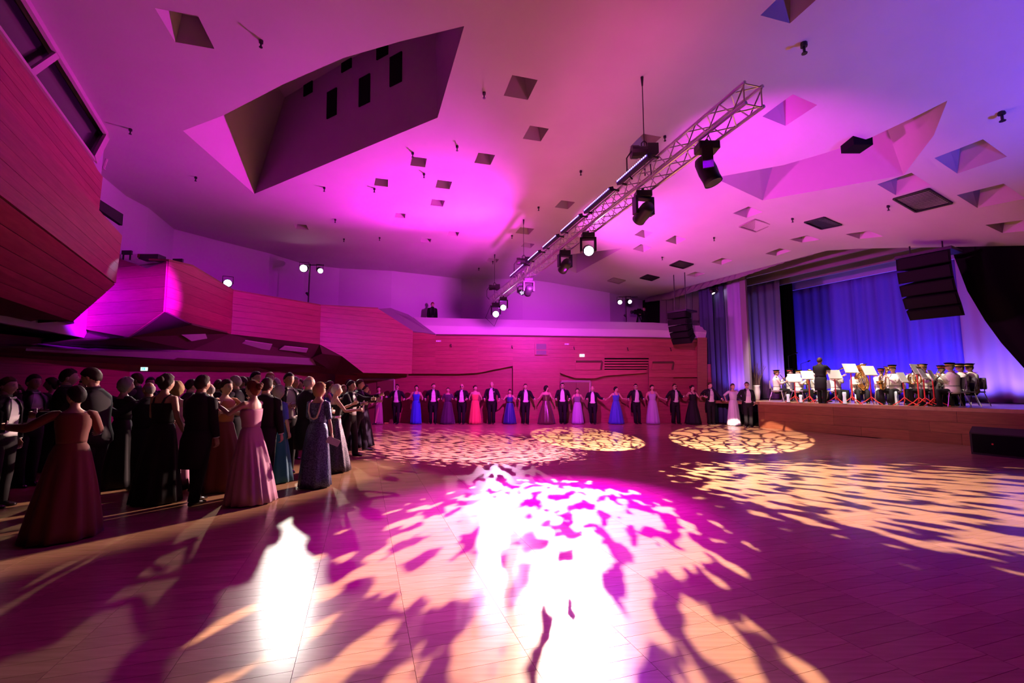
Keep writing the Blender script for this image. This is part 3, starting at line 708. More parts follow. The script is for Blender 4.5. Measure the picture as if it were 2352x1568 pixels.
# LED bars clamped along the left top of the truss
for k, (xa, xb) in enumerate(((1528, 1452), (1436, 1372), (1362, 1316), (1306, 1272), (1262, 1236), (1226, 1192))):
    a, b = tr(xa), tr(xb); o_ = -TN * .30 + Z_ * .13; c = (a + b) / 2 + o_; h = (b - a).length / 2
    e = empty('led_bar', c); tag(e, ['nearest', 'second', 'third', 'fourth', 'fifth', 'farthest'][k] + ' LED bar clamped along the upper left of the truss', 'led bar', 'LED bars along the truss')
    F = Matrix((TD, (TN + Z_ * .3).normalized(), TD.cross((TN + Z_ * .3).normalized()))).transposed().to_4x4()
    bm = bmesh.new(); box(bm, (0, 0, 0), (2 * h, .09, .09), F); link('housing', bm, e, M_DARK)
    nL = 18
    bm = bmesh.new()
    bd = (-TN + Z_ * .15).normalized()
    box(bm, bd * .05, (2 * h * .97, .012, .03), Matrix((TD, bd, TD.cross(bd))).transposed().to_4x4()); link('led_strip', bm, e, M_LED)
    for i in range(nL):
        bm = bmesh.new(); q = TD * (h * .95 * (-1 + 2 * (i + .5) / nL)) + bd * .056; bar(bm, q, q + bd * .006, .017, 6); link('led', bm, e, M_LEDW)
    for sg in (-1, 1):
        bm = bmesh.new(); bar(bm, TD * h * .98 * sg, TD * h * .98 * sg + TN * .17 - Z_ * .02, .022, 6); link('clamp', bm, e, M_DARK)
# chain hoists
def hoist(px, py_top, label, zoff):
    p = tr(px); e = empty('chain_hoist', p + Z_ * TW); tag(e, label, 'hoist', 'chain hoists holding the truss')
    top = zc(p.x, p.y) - .01 - p.z - TW
    bm = bmesh.new(); bar(bm, (0, 0, .55), (0, 0, top), .009, 6); link('chain', bm, e, M_DARK)
    bm = bmesh.new(); bar(bm, (-.22, 0, .42), (.22, 0, .42), .11, 12); bar(bm, (-.25, 0, .42), (-.12, 0, .42), .125, 12); box(bm, (.14, 0, .43), (.2, .22, .24)); link('motor', bm, e, M_DARK)
    bm = bmesh.new(); tube(bm, [(-.05, 0, .52), (-.05, 0, .6), (0, 0, .65), (.05, 0, .6), (.05, 0, .52)], .014, 6); link('hook', bm, e, M_DARK)
    bm = bmesh.new(); tube(bm, [(-.24, 0, .45), (-.34, .0, .3), (-.34, 0, 0), (-.24, 0, -.12)], .014, 6); link('cable_loop', bm, e, M_DARK)
    bm = bmesh.new(); bar(bm, (0, 0, .32), (.0, 0, -.05), .012, 6); bar(bm, (.1, 0, .32), (.12, 0, -.05), .012, 6); link('sling', bm, e, M_DARK)
    bm = bmesh.new(); bar(bm, (0, 0, top), (0, 0, top - .18), .03, 8, .015); link('chain_end', bm, e, M_DARK)
hoist(1482, 330, 'black chain hoist above the near part of the truss', 0)
hoist(1203, 530, 'black chain hoist on a long chain above the far truss', 0)
hoist(1136, 598, 'chain hoist over the very far end of the truss', 0)
# truss tail hanging cable
p = tr(1128); bm = bmesh.new(); tube(bm, [p + V((0, 0, -.1)), p + V((-.25, 0, -.7)), p + V((.15, 0, -1.1)), p + V((.4, 0, -.5))], .012, 6); bm.transform(Matrix.Translation(-TA)); link('cable', bm, truss, M_DARK)

# ------------------------------------------------------------------ line arrays
def line_array(c, fwd, wd, hg, n, label, curve, zt):
    e = empty('line_array', c); tag(e, label, 'loudspeaker', 'hanging line arrays'); fwd = V((fwd[0], fwd[1], 0)).normalized(); sd = Z_.cross(fwd)
    F = Matrix((sd, fwd, Z_)).transposed().to_4x4()
    bm = bmesh.new(); box(bm, fwd * -.1, (wd * 1.05, .85, .08), F); link('rigging_frame', bm, e, M_DARK)
    bm = bmesh.new()
    for s_ in (-1, 1): bar(bm, sd * s_ * wd * .3, sd * s_ * wd * .3 + Z_ * (zt - c.z), .02, 6)
    link('hanger', bm, e, M_DARK)
    pos = V((0, 0, -.06)); ang = 0.0
    for k in range(n):
        h = hg / n; Rm = Matrix.Rotation(-ang, 4, 'X'); bm = bmesh.new()
        f_ = [V((-wd/2, .32, 0)), V((wd/2, .32, 0)), V((wd/2, .32, -h * .97)), V((-wd/2, .32, -h * .97))]
        b_ = [V((-wd * .36, -.3, -h * .10)), V((wd * .36, -.3, -h * .10)), V((wd * .36, -.3, -h * .86)), V((-wd * .36, -.3, -h * .86))]
        A_ = [bm.verts.new(p) for p in f_]; B_ = [bm.verts.new(p) for p in b_]; bm.faces.new(A_); bm.faces.new(B_[::-1]); ring_faces(bm, A_, B_); bmesh.ops.recalc_face_normals(bm, faces=bm.faces[:])
        T = F @ Matrix.Translation(pos) @ Rm; bm.transform(T); cab = link('cabinet', bm, e, M_DARKM)
        bm = bmesh.new(); box(bm, (0, .325, -h * .48), (wd * .92, .02, h * .84)); bm.transform(T); link('speaker_grille', bm, cab, mat('speaker_mesh', (.009, .008, .009), .8, spec=.15))
        pos = pos + Rm @ V((0, 0, -h)); ang += curve
cR = onq(2128, 588, -.9); line_array(V((cR.x, cR.y, cR.z + .05)), (-.86, -.50), 1.2, 1.7, 5, 'big black hanging speaker array at the right, before the blue backdrop', .17, zc(cR.x, cR.y) - .05)
cL = at(1563, 716, 19.6); line_array(cL, (-.8, -.6), .9, 1.25, 5, 'small black hanging speaker array at the far left of the stage', .13, zc(cL.x, cL.y) - .02)

# ------------------------------------------------------------------ lamps on poles
def lamp_can(parent, c, d, r, ln, m):
    d = V(d).normalized(); bm = bmesh.new(); lathe(bm, [(r * .7, -ln), (r, -ln * .9), (r, 0), (r * .9, 0), (r * .88, -.03)], frame(d, None, c), 14); link('lamp_can', bm, parent, M_DARK, smooth=True)
    lens_disc(parent, V(c) - V(d) * .02, d, r * .85, m)
    bm = bmesh.new(); side = d.cross(Z_).normalized(); m_ = V(c) - d * ln * .5
    tube(bm, [m_ + side * r * 1.1, m_ + side * r * 1.1 + Z_ * .25, m_ - side * r * 1.1 + Z_ * .25, m_ - side * r * 1.1], .014, 5); link('bracket', bm, parent, M_DARK)
def pole(px, ptop, pbot, Y, label, lamps):
    T, B = at(px + 2, ptop, Y), at(px, pbot, Y); B = V((T.x, T.y, B.z)); e = empty('lamp_pole', B); tag(e, label, 'lamp pole', 'lamp poles on the balcony')
    h = T.z - B.z; bm = bmesh.new(); bar(bm, (0, 0, -.2), (0, 0, h), .03, 8); link('pole', bm, e, M_DARK)
    bm = bmesh.new(); bar(bm, (-.35, 0, h * .97), (.6, 0, h * .97), .022, 6); link('crossbar', bm, e, M_DARK)
    bm = bmesh.new(); bar(bm, (-.10, 0, h * .25), (.0, 0, h * .18), .05, 6); link('clamp', bm, e, M_DARK)
    for (x, y, d, r, ln, m) in lamps: lamp_can(e, at(x, y, Y) - B, d, r, ln, m)
M_FOLL = mat('follow_lamp', (1, 1, 1), .4, emit=(1, .97, .93), est=14)
pole(710, 606, 694, 19.0, 'tall thin lamp pole with two spotlights on the left balcony', [(697, 616, (.3, -1, -.3), .17, .35, M_FOLL), (736, 622, (.5, -.8, -.35), .12, .45, M_WHITE_L)])
pole(1435, 680, 737, 22.4, 'short lamp pole with two spotlights above the back parapet', [(1424, 694, (-.2, -1, -.35), .12, .3, M_WHITE_L), (1447, 693, (.15, -1, -.4), .11, .38, M_WHITE_L)])
c = at(523, 650, 15.2); e = empty('parapet_spotlight', c); tag(e, 'blue-white spotlight resting on the left balcony rail', 'stage light'); lamp_can(e, (0, 0, 0), (.5, -.8, -.1), .14, .4, M_BLU_L)
c = at(350, 592, 12.7); e = empty('projector', c); tag(e, 'black box-shaped device with a red end on the left balcony rail', 'projector'); bm = bmesh.new(); box(bm, (0, 0, 0), (.55, .3, .14)); link('case', bm, e, M_DARK); bm = bmesh.new(); box(bm, (-.27, -.06, .02), (.06, .2, .1)); link('end_cap', bm, e, mat('dull_red', (.3, .03, .03)))
for px, py, lab in ((292, 580, 'dark chair back peeping over the balcony rail at far left'), (409, 599, 'small dark fitting on the curved balcony corner')):
    c = at(px, py, 13.0); bm = bmesh.new(); box(bm, (0, 0, 0), (.28, .06, .12)); box(bm, (-.1, 0, -.12), (.03, .03, .2)); box(bm, (.1, 0, -.12), (.03, .03, .2)); o = link('chair_back' if px < 300 else 'rail_fitting', bm, None, M_DARK); o.location = c; tag(o, lab, 'chair' if px < 300 else 'fitting')
# stage lamps in pairs
def cluster(px, py, t, label, n):
    c = onq(px, py, t); e = empty('stage_lamp_cluster', c); tag(e, label, 'stage light', 'lamp clusters over the stage')
    bm = bmesh.new(); box(bm, (0, 0, .22), (.5, .06, .05)); bar(bm, (0, 0, .22), (0, 0, .6), .02, 6); link('bracket', bm, e, M_DARK)
    for i in range(n): lamp_can(e, V((-.14 + .3 * i, 0, .0 + .1 * i)), (.3 + .2 * i, -.3, -.8), .10, .28, M_WHITE_L)
cluster(1645, 674, .7, 'pair of lit lamps hanging at the left edge of the stage', 2); cluster(2014, 566, .5, 'pair of lit lamps at the top middle of stage opening', 2); cluster(2066, 560, .5, 'single lit lamp just right of the pair at stage top', 1)
c = onceil(1967, 330); bm = bmesh.new(); box(bm, (0, 0, .05), (.42, .38, .55)); o = link('recess_lamp', bm, None, M_DARKM); o.location = c + V((0, 0, .1)); bmesh_done = True; tag(o, 'black box lamp hanging inside the right skylight recess', 'stage light')
# dark display on the left wall
c = at(254, 487, 11.9); e = empty('wall_display', c); tag(e, 'black rectangular screen on the violet wall behind the near balcony', 'screen')
q = [at(*p) - c for p in ((226, 456, 11.2), (283, 492, 12.6), (281, 518, 12.6), (226, 480, 11.2))]; n = facing(q, V((0, 0, 1.6)) - c)
bm = bmesh.new(); prism(bm, q, -n * .08); link('case', bm, e, M_DARKM); bm = bmesh.new(); cc = sum(q, V()) / 4; prism(bm, [cc + (p - cc) * .94 + n * .004 for p in q], -n * .003); link('panel', bm, e, M_DARK)
c = at(238, 376, 10.2); bm = bmesh.new(); bar(bm, (0, 0, -.12), (.06, 0, .12), .03, 6); bar(bm, (0, 0, -.14), (0, 0, -.12), .045, 6); o = link('wall_tube', bm, None, M_FRAME); o.location = c; tag(o, 'short pale tube lamp beside the glazed booth corner', 'lamp')

# ------------------------------------------------------------------ signs and fittings on the back wall
def sign(px, py, Y, wd, hg, label, bg, fg, kind, name='exit_sign'):
    c = at(px, py, Y); e = empty(name, c); tag(e, label, 'sign')
    bm = bmesh.new(); box(bm, (0, .03, 0), (wd, .06, hg)); link('sign_box', bm, e, bg)
    bm = bmesh.new()
    if kind == 'man':
        box(bm, (wd * .25, -.005, 0), (wd * .3, .012, hg * .7)); box(bm, (-wd * .1, -.005, hg * .0), (wd * .14, .012, hg * .5)); bar(bm, (-wd * .06, -.011, hg * .3), (-wd * .06, .0, hg * .3), hg * .1, 8); box(bm, (-wd * .3, -.005, 0), (wd * .16, .012, hg * .12))
    elif kind == 'pair':
        for k in range(-1, 3): box(bm, (wd * (.12 * k - .02) + (.04 if k > 0 else -.02), -.005, 0), (wd * .07, .012, hg * .6))
    elif kind == 'fire': box(bm, (0, -.005, -hg * .05), (wd * .22, .012, hg * .6)); box(bm, (0, -.005, hg * .3), (wd * .12, .012, hg * .1))
    link('pictogram', bm, e, fg)
M_SIGNW = mat('sign_white', (.85, .8, .85), .5); M_SIGNR = mat('sign_red', (.75, .03, .05), .5); M_SIGNG = mat('sign_grey', (.45, .35, .45), .5)
sign(1337, 816, 20.9, .22, .12, 'small lit cyan exit sign on the back wall above the niche', M_EXITW, M_EXIT, 'man')
sign(329, 847, 11.2, .13, .085, 'small lit cyan exit sign under the left balcony', M_EXITW, M_EXIT, 'man')
sign(1302, 790, 20.92, .20, .07, 'pale number plate on back wall right of the vent box', M_SIGNW, M_SIGNG, 'pair', 'number_plate')
sign(1007, 783, 20.92, .22, .07, 'pale number plate on back wall at the left balcony corner', M_SIGNW, M_SIGNG, 'pair', 'number_plate')
sign(1280, 859, 20.95, .22, .24, 'red fire extinguisher sign with white symbol on the back wall', M_SIGNR, M_SIGNW, 'fire', 'fire_sign')
c = at(1243, 801, 20.9); e = empty('wall_vent', c); tag(e, 'framed wooden vent box with two dark grilles on back wall', 'vent')
bm = bmesh.new(); box(bm, (0, 0, 0), (.60, .08, .56)); link('frame', bm, e, M_WOOD)
for zz, hh in ((.10, .26), (-.17, .18)):
    bm = bmesh.new(); box(bm, (0, -.045, zz), (.46, .01, hh)); link('grille', bm, e, M_PELM)
for px, py in ((1036, 793), (1176, 796), (1318, 799), (1441, 801), (1540, 802)):
    bm = bmesh.new(); tube(bm, [(0, .05, .06), (0, -.06, .05), (.0, -.07, -.03), (.03, -.03, -.08)], .018, 6); o = link('wall_hook', bm, None, M_DARK); o.location = at(px, py, 20.92); tag(o, 'small dark hook fixed to the wooden back wall', 'hook', 'hooks along the back wall')
# doors
def door(n, x0, y0, x1, y1, Y):
    e = struct(empty('door_%d' % n, V((0, 0, 0)))); a, b, c_, d = at(x0, y0, Y), at(x1, y0, Y), at(x1, y1, Y), at(x0, y1, Y)
    c_.z = d.z = 0.0
    mid0, mid1 = (a + b) / 2, (c_ + d) / 2; g = V((.015, 0, 0)); M_DOOR = mat('dark_door', (.20, .07, .05), .5)
    slab('door_leaf', [a, mid0 - g, mid1 - g, d], .05, M_DOOR, parent=e); slab('door_leaf', [mid0 + g, b, c_, mid1 + g], .05, M_DOOR, parent=e)
    bm = bmesh.new()
    for p, q in ((a, d), (a, b), (b, c_)): bar(bm, p, q, .05, 4)
    link('door_frame', bm, e, mat('door_frame', (.5, .35, .33), .6))
    for s_ in (-1, 1):
        bm = bmesh.new(); h = V((mid0.x + s_ * .12, Y - .06, 1.05)); bar(bm, h + V((0, 0, -.12)), h + V((0, 0, .12)), .015, 6); link('door_handle', bm, e, M_STEEL)
door(1, 826, 871, 905, 975, YL - .10); door(2, 1290, 876, 1356, 972, YL - .10)
for px in (1190,):
    bm = bmesh.new(); box(bm, (0, 0, 0), (.1, .02, .1)); o = link('wall_socket', bm, None, M_SIGNW); o.location = at(px, 957, 21.1); tag(o, 'small pale socket low on back wall behind a navy gown', 'socket')
# small floor items by the door
c = at(888, 967, 20.4); c.z = .0; bm = bmesh.new(); box(bm, (0, 0, .04), (.16, .10, .05)); o = link('door_stop', bm, None, mat('yellow_plastic', (.7, .6, .1))); o.location = c; tag(o, 'tiny yellow wedge on floor beside first tailcoat dancer', 'door stop')

# ------------------------------------------------------------------ stage furniture
def onstage(px, py): return hz(px, py, STZ)
def vase(px, py):
    c = SP(cx_at(px, 1.9), 1.9, STZ); e = empty('vase', c); tag(e, 'tall pale vase with dried branches at the left stage edge', 'vase')
    bm = bmesh.new(); lathe(bm, [(.10, 0), (.13, .05), (.17, .4), (.15, .62), (.17, .68), (.15, .68), (.13, .6)], None, 14); link('pot', bm, e, M_WHITEP, smooth=True)
    rnd = random.Random(4)
    for k in range(16):
        a = rnd.uniform(0, 6.28); l = rnd.uniform(.9, 1.5); sp_ = rnd.uniform(.08, .42); bm = bmesh.new()
        pts = [V((.04 * math.cos(a), .04 * math.sin(a), .3)), V((sp_ * .5 * math.cos(a), sp_ * .5 * math.sin(a), .3 + l * .55)), V((sp_ * math.cos(a), sp_ * math.sin(a), .3 + l))]
        tube(bm, pts, [.010, .007, .003], 5)
        for j in range(7):
            u = .45 + .55 * j / 7; p = pts[1].lerp(pts[2], max(0, (u - .5) * 2)); q = p + V((rnd.uniform(-.1, .1), rnd.uniform(-.1, .1), .16)); bar(bm, p, q, .005, 4, .002)
        link('branch', bm, e, mat('dry_twig', (.22, .13, .10), .8))
vase(1736, 905)
MM_RED = mat('red_stand_metal', (.65, .03, .03), .4); M_PAPER = mat('sheet_paper', (.85, .82, .78), .7); M_INK = mat('sheet_ink', (.55, .5, .5), .7)
def music_stand(px, py, label, hgt=1.0, rz=0.0, deskw=.5, paper=True):
    c = SP(cx_at(px, .62), .62, STZ); e = empty('music_stand', c, rz); tag(e, label, 'music stand', 'red music stands on the stage')
    for k in range(3):
        a = 2 * PI * k / 3 + .5; bm = bmesh.new(); tube(bm, [(0, 0, .26), (.17 * math.cos(a), .17 * math.sin(a), .12), (.36 * math.cos(a), .36 * math.sin(a), .012)], .014, 6); link('leg', bm, e, MM_RED)
    bm = bmesh.new(); bar(bm, (0, 0, .14), (0, 0, hgt), .019, 8); link('post', bm, e, MM_RED)
    F = frame((0, -.92, .38), (1, 0, 0), (0, 0, hgt + .12))
    Fr = Matrix(((1, 0, 0), (0, .38, -.92), (0, .92, .38))).transposed().to_4x4()
    T = Matrix.Translation((0, 0, hgt + .1)) @ Matrix.Rotation(R(-22), 4, 'X')
    bm = bmesh.new(); box(bm, (0, .0, 0), (deskw, .012, .34)); box(bm, (0, -.0, -.17), (deskw, .07, .012)); bm.transform(T); link('desk', bm, e, mat('stand_desk', (.75, .70, .66), .6))
    if paper:
        for s_ in (-1, 1):
            bm = bmesh.new(); box(bm, (s_ * .115, .012, .01), (.215, .006, .30)); bm.transform(T); pp = link('sheet_music', bm, e, M_PAPER)
            bm = bmesh.new()
            for r_ in range(6): box(bm, (s_ * .115, .0165, -.11 + .045 * r_), (.18, .002, .012))
            bm.transform(T); link('staves', bm, pp, M_INK)
for i, (px, py, lab, hg, rz, dw) in enumerate(((1825, 919, 'red music stand farthest left on the stage', .85, 160, .45), (1858, 921, 'red music stand second from the left, pale desk', .95, 170, .5), (1884, 922, 'red music stand half hidden behind the conductor', .8, 175, .4),
        (1918, 923, 'red music stand just right of the conductor', .95, 185, .5), (1956, 922, 'red music stand in front of the tuba player', 1.15, 190, .55), (1999, 924, 'red music stand between tuba and horn player', 1.05, 195, .55),
        (2075, 928, 'red music stand before the saxophone player', .8, 205, .4), (2108, 930, 'left of two red stands with a wide white sheet', 1.05, 210, .6), (2122, 931, 'right of two close red stands near the stage edge', .9, 212, .45), (2143, 932, 'red music stand farthest right on the stage', .85, 215, .45))):
    music_stand(px, py, lab, hg, R(rz + 180), dw)
M_FL = mat('white_footlight', (.9, .9, .95), .4, emit=(.8, .9, 1), est=.35)
for px, py, h, lab in ((1811, 924, .32, 'white cylinder light at stage edge, farthest left'), (1836, 925, .30, 'white cylinder light at stage edge, second from left'), (1879, 922, .25, 'white cylinder light at stage edge behind the conductor'), (1939, 928, .42, 'tall white cylinder light at stage edge right of conductor'), (1968, 923, .36, 'white cylinder light below the tuba'), (2058, 930, .45, 'bulbous white cylinder light at stage edge by the saxophone')):
    c = onstage(px, py); q, s = qs(c); c = SP(s, max(q, .25), STZ); e = empty('floor_light', c); tag(e, lab, 'floor light', 'white cylinder lights along the stage edge')
    bm = bmesh.new(); lathe(bm, [(.05, 0), (.055, .03), (.045, h * .6), (.06, h * .85), (.05, h), (.02, h)], None, 12); link('body', bm, e, M_FL, smooth=True)
    bm = bmesh.new(); lathe(bm, [(.065, 0), (.065, .02), (.05, .02)], None, 12); link('base', bm, e, M_DARK)
def mic(px, py, t, h, lab):
    s = cx_at(px, t); e = empty('microphone_stand', SP(s, t, STZ)); tag(e, lab, 'microphone stand', 'microphone stands')
    bm = bmesh.new(); bar(bm, (0, 0, .02), (0, 0, h), .011, 6); link('post', bm, e, M_DARK)
    bm = bmesh.new(); lathe(bm, [(.14, 0), (.14, .02), (.02, .04)], None, 12); link('base', bm, e, M_DARK)
    bm = bmesh.new(); bar(bm, (0, 0, h), (.3, -.1, h + .12), .009, 6); link('boom', bm, e, M_DARK)
    bm = bmesh.new(); bar(bm, (.28, -.1, h + .11), (.38, -.13, h + .15), .028, 10); link('microphone', bm, e, M_STEEL)
mic(1814, 840, 4.6, 2.1, 'thin microphone stand above the left clarinet players'); mic(1842, 850, 4.8, 1.7, 'shorter microphone stand behind the left players')
# monitor wedge at the right
c = hz(2300, 1044, 0); q0 = hz(2231, 1042, 0); e = empty('monitor_speaker', q0); tag(e, 'black monitor speaker box on the floor at the far right', 'loudspeaker')
d1 = (hz(2420, 1062, 0) - q0).normalized(); d2 = V((-d1.y, d1.x, 0)); d2 = d2 if d2.y > 0 else -d2
bm = bmesh.new(); pr = [V((0, 0, 0)), d2 * .62, d2 * .62 + Z_ * .62, d2 * .15 + Z_ * .66, Z_ * .0 + V((0, 0, .52)) - d2 * .0]
prism(bm, pr, d1 * 1.7); link('cabinet', bm, e, M_DARK)
bm = bmesh.new(); box(bm, (0, 0, 0), (1.6, .02, .44)); F = Matrix((d1, d2, Z_)).transposed().to_4x4(); F.translation = d1 * .85 + Z_ * .27 - d2 * .012; bm.transform(F); link('speaker_grille', bm, e, M_DARKM)
bm = bmesh.new(); F.translation = d1 * .42 + Z_ * .28 - d2 * .026; bar(bm, (-.0, 0, 0), (0, .01, 0), .02, 8); bm.transform(F); link('indicator', bm, e, mat('dull_red_dot', (.6, .03, .03), .5, emit=(.6, .02, .02), est=.15))

# ------------------------------------------------------------------ people
TMP = bpy.data.scenes.new('tmp')
def remesh(bm, voxel):
    me = bpy.data.meshes.new('t'); bm.normal_update(); bm.to_mesh(me); bm.free(); o = bpy.data.objects.new('t', me); TMP.collection.objects.link(o)
    md = o.modifiers.new('r', 'REMESH'); md.mode = 'VOXEL'; md.voxel_size = voxel
    sm = o.modifiers.new('s', 'SMOOTH'); sm.iterations = 3; sm.factor = .5
    vl = TMP.view_layers[0]
    with bpy.context.temp_override(scene=TMP, view_layer=vl):
        dg = bpy.context.evaluated_depsgraph_get(); dg.update(); r = bpy.data.meshes.new_from_object(o.evaluated_get(dg), depsgraph=dg)
    bpy.data.objects.remove(o); bpy.data.meshes.remove(me); out = bmesh.new(); out.from_mesh(r); bpy.data.meshes.remove(r); return out
SKIN = [mat('skin_light', (.62, .38, .28), .5), mat('skin_tan', (.50, .28, .19), .5)]
M_EYE = mat('eye_dark', (.03, .02, .02), .25); M_LIP = mat('lips', (.45, .12, .12), .5); M_BROW = mat('brow', (.08, .05, .03), .8); M_EYEW = mat('eye_white', (.75, .72, .70), .3)
HAIRC = {'black': (.012, .009, .008), 'brown': (.07, .035, .018), 'dark': (.03, .018, .012), 'blond': (.42, .26, .11), 'grey': (.38, .35, .33), 'white': (.62, .59, .56), 'red': (.16, .045, .015)}
def M_HAIR(c): return mat('hair_' + c, HAIRC[c], .65, spec=.25, grain=((1, 1, 9), 30, tuple(x * .6 for x in HAIRC[c]), .7))
M_TUX = mat('black_tailcoat', (.011, .010, .013), .8, spec=.25); M_TROU = mat('black_trousers', (.010, .009, .011), .8, spec=.25); M_SHIRT = mat('white_shirt', (.80, .78, .78), .7); M_WAIST = mat('white_waistcoat', (.82, .80, .78), .65)
M_SHOE = mat('black_patent', (.010, .009, .010), .15, spec=.6); M_GREYT = mat('grey_suit', (.05, .05, .055), .8)
def headpt(a, el, s=1.0):
    """surface of a head; a = longitude from the front (-y), el = latitude; unit: metres, origin at head centre"""
    x, y, z = math.sin(a) * math.cos(el), -math.cos(a) * math.cos(el), math.sin(el)
    rx, ry, rz = .074, .094, .118
    k = 1.0
    jaw = ss(.05, -.95, z)
    rx *= 1 - .33 * jaw; fr = max(0, -y); bk = max(0, y)
    ry *= 1 - .10 * jaw * (1 if y < 0 else 0) - .38 * jaw * (1 if y > 0 else 0) * .9
    p = V((x * rx, y * ry, z * rz))
    if y < 0:
        g = lambda x0, z0, sx, sz: math.exp(-((p.x - x0) / sx) ** 2 - ((p.z - z0) / sz) ** 2)
        d = .020 * g(0, -.022, .012, .016) + .012 * g(0, .000, .009, .022) + .006 * g(0, -.058, .022, .010) + .008 * g(0, -.10, .022, .018) + .005 * (g(.03, .03, .028, .012) + g(-.03, .03, .028, .012))
        d -= .009 * (g(.030, .008, .016, .013) + g(-.030, .008, .016, .013)) + .004 * g(0, -.078, .03, .009)
        d += .004 * (g(.042, -.022, .02, .02) + g(-.042, -.022, .02, .02))
        p.y -= d
    return p * s
def head_mesh(bm, X, mats_idx, nl=26, nr=16):
    """append head (skin 0, eyes 1, lips 2, brow 3, eyewhite 4) transformed by X"""
    rows = []
    for i in range(nr + 1):
        el = -PI/2 + PI * i / nr
        rows.append([bm.verts.new(X @ headpt(a if True else 0, el)) for a in [2 * PI * j / nl for j in range(nl)]] if 0 < i < nr else [bm.verts.new(X @ headpt(0, el))])
    for i in range(nr):
        A_, B_ = rows[i], rows[i+1]
        for j in range(nl):
            k = (j + 1) % nl
            f = (A_[0], B_[k], B_[j]) if len(A_) == 1 else (A_[j], A_[k], B_[0]) if len(B_) == 1 else (A_[j], A_[k], B_[k], B_[j])
            fc = bm.faces.new(f)
    def blob(c, s, mi, n=(8, 5)):
        g = bmesh.ops.create_uvsphere(bm, u_segments=n[0], v_segments=n[1], radius=1, matrix=X @ Matrix.Translation(c) @ Matrix.Diagonal((*s, 1)))
        for v in g['verts']:
            for f in v.link_faces: f.material_index = mi
    for sgn in (-1, 1):
        blob((sgn * .030, -.079, .010), (.0125, .008, .0075), 4); blob((sgn * .030, -.0855, .010), (.006, .003, .006), 1, (6, 4))
        blob((sgn * .030, -.091, .031), (.017, .005, .0035), 3, (6, 4)); blob((sgn * .075, .012, -.004), (.010, .020, .032), 0)
    blob((0, -.090, -.060), (.018, .005, .0045), 2)
def hair_mesh(style, X, seed=0):
    bm = bmesh.new(); nl, nr = 28, 18; rnd = random.Random(seed); ph = rnd.uniform(0, 6)
    rows = []
    for i in range(nr + 1):
        el = -PI/2 + PI * i / nr; row = []
        for j in range(nl if 0 < i < nr else 1):
            a = 2 * PI * j / nl; p = headpt(a, el); f = -math.cos(a)                       # f=-1 front, +1 back
            fr = ss(.25, -.75, f)
            if style == 'short': line = .066 * fr + (-.012 - .055 * ss(0, .9, f)) * (1 - fr); th = .013
            elif style == 'bald': line = .2 * fr + (-.012 - .055 * ss(0, .9, f)) * (1 - fr); th = .008
            elif style == 'bob': line = .060 * fr + (-.085 - .03 * ss(0, .8, f)) * (1 - fr); th = .024
            elif style == 'long': line = .062 * fr + (-.115) * (1 - fr); th = .024
            else: line = .066 * fr + (-.02 - .065 * ss(-.1, .9, f)) * (1 - fr); th = .017
            m = ss(line - .012, line + .010, p.z)
            if style == 'bald': m *= ss(.072, .045, p.z)
            q = V((p.x / .074, p.y / .094, p.z / .118)); n = q.normalized()
            wv = 1 + .22 * math.sin(a * 7 + ph + p.z * 60) + .15 * math.sin(a * 13 + p.z * 90)
            row.append(bm.verts.new(X @ (p + n * (th * m * wv - .012 * (1 - m)) + V((0, 0, .004 * m)))))
        rows.append(row)
    for i in range(nr):
        A_, B_ = rows[i], rows[i+1]
        for j in range(nl):
            k = (j + 1) % nl
            bm.faces.new((A_[0], B_[k], B_[j]) if len(A_) == 1 else (A_[j], A_[k], B_[0]) if len(B_) == 1 else (A_[j], A_[k], B_[k], B_[j]))
    def ball(c, s): bmesh.ops.create_uvsphere(bm, u_segments=12, v_segments=8, radius=1, matrix=X @ Matrix.Translation(c) @ Matrix.Diagonal((*s, 1)))
    if style == 'updo': ball((0, .10, .045), (.055, .045, .05)); ball((.02, .115, .02), (.035, .03, .03)); ball((-.02, .112, .07), (.032, .03, .03))
    if style == 'bun': ball((0, .045, .135), (.042, .042, .038))
    if style == 'long':
        g = bmesh.ops.create_uvsphere(bm, u_segments=14, v_segments=10, radius=1, matrix=X @ Matrix.Translation((0, .06, -.11)) @ Matrix.Diagonal((.085, .05, .16, 1)))
    return bm
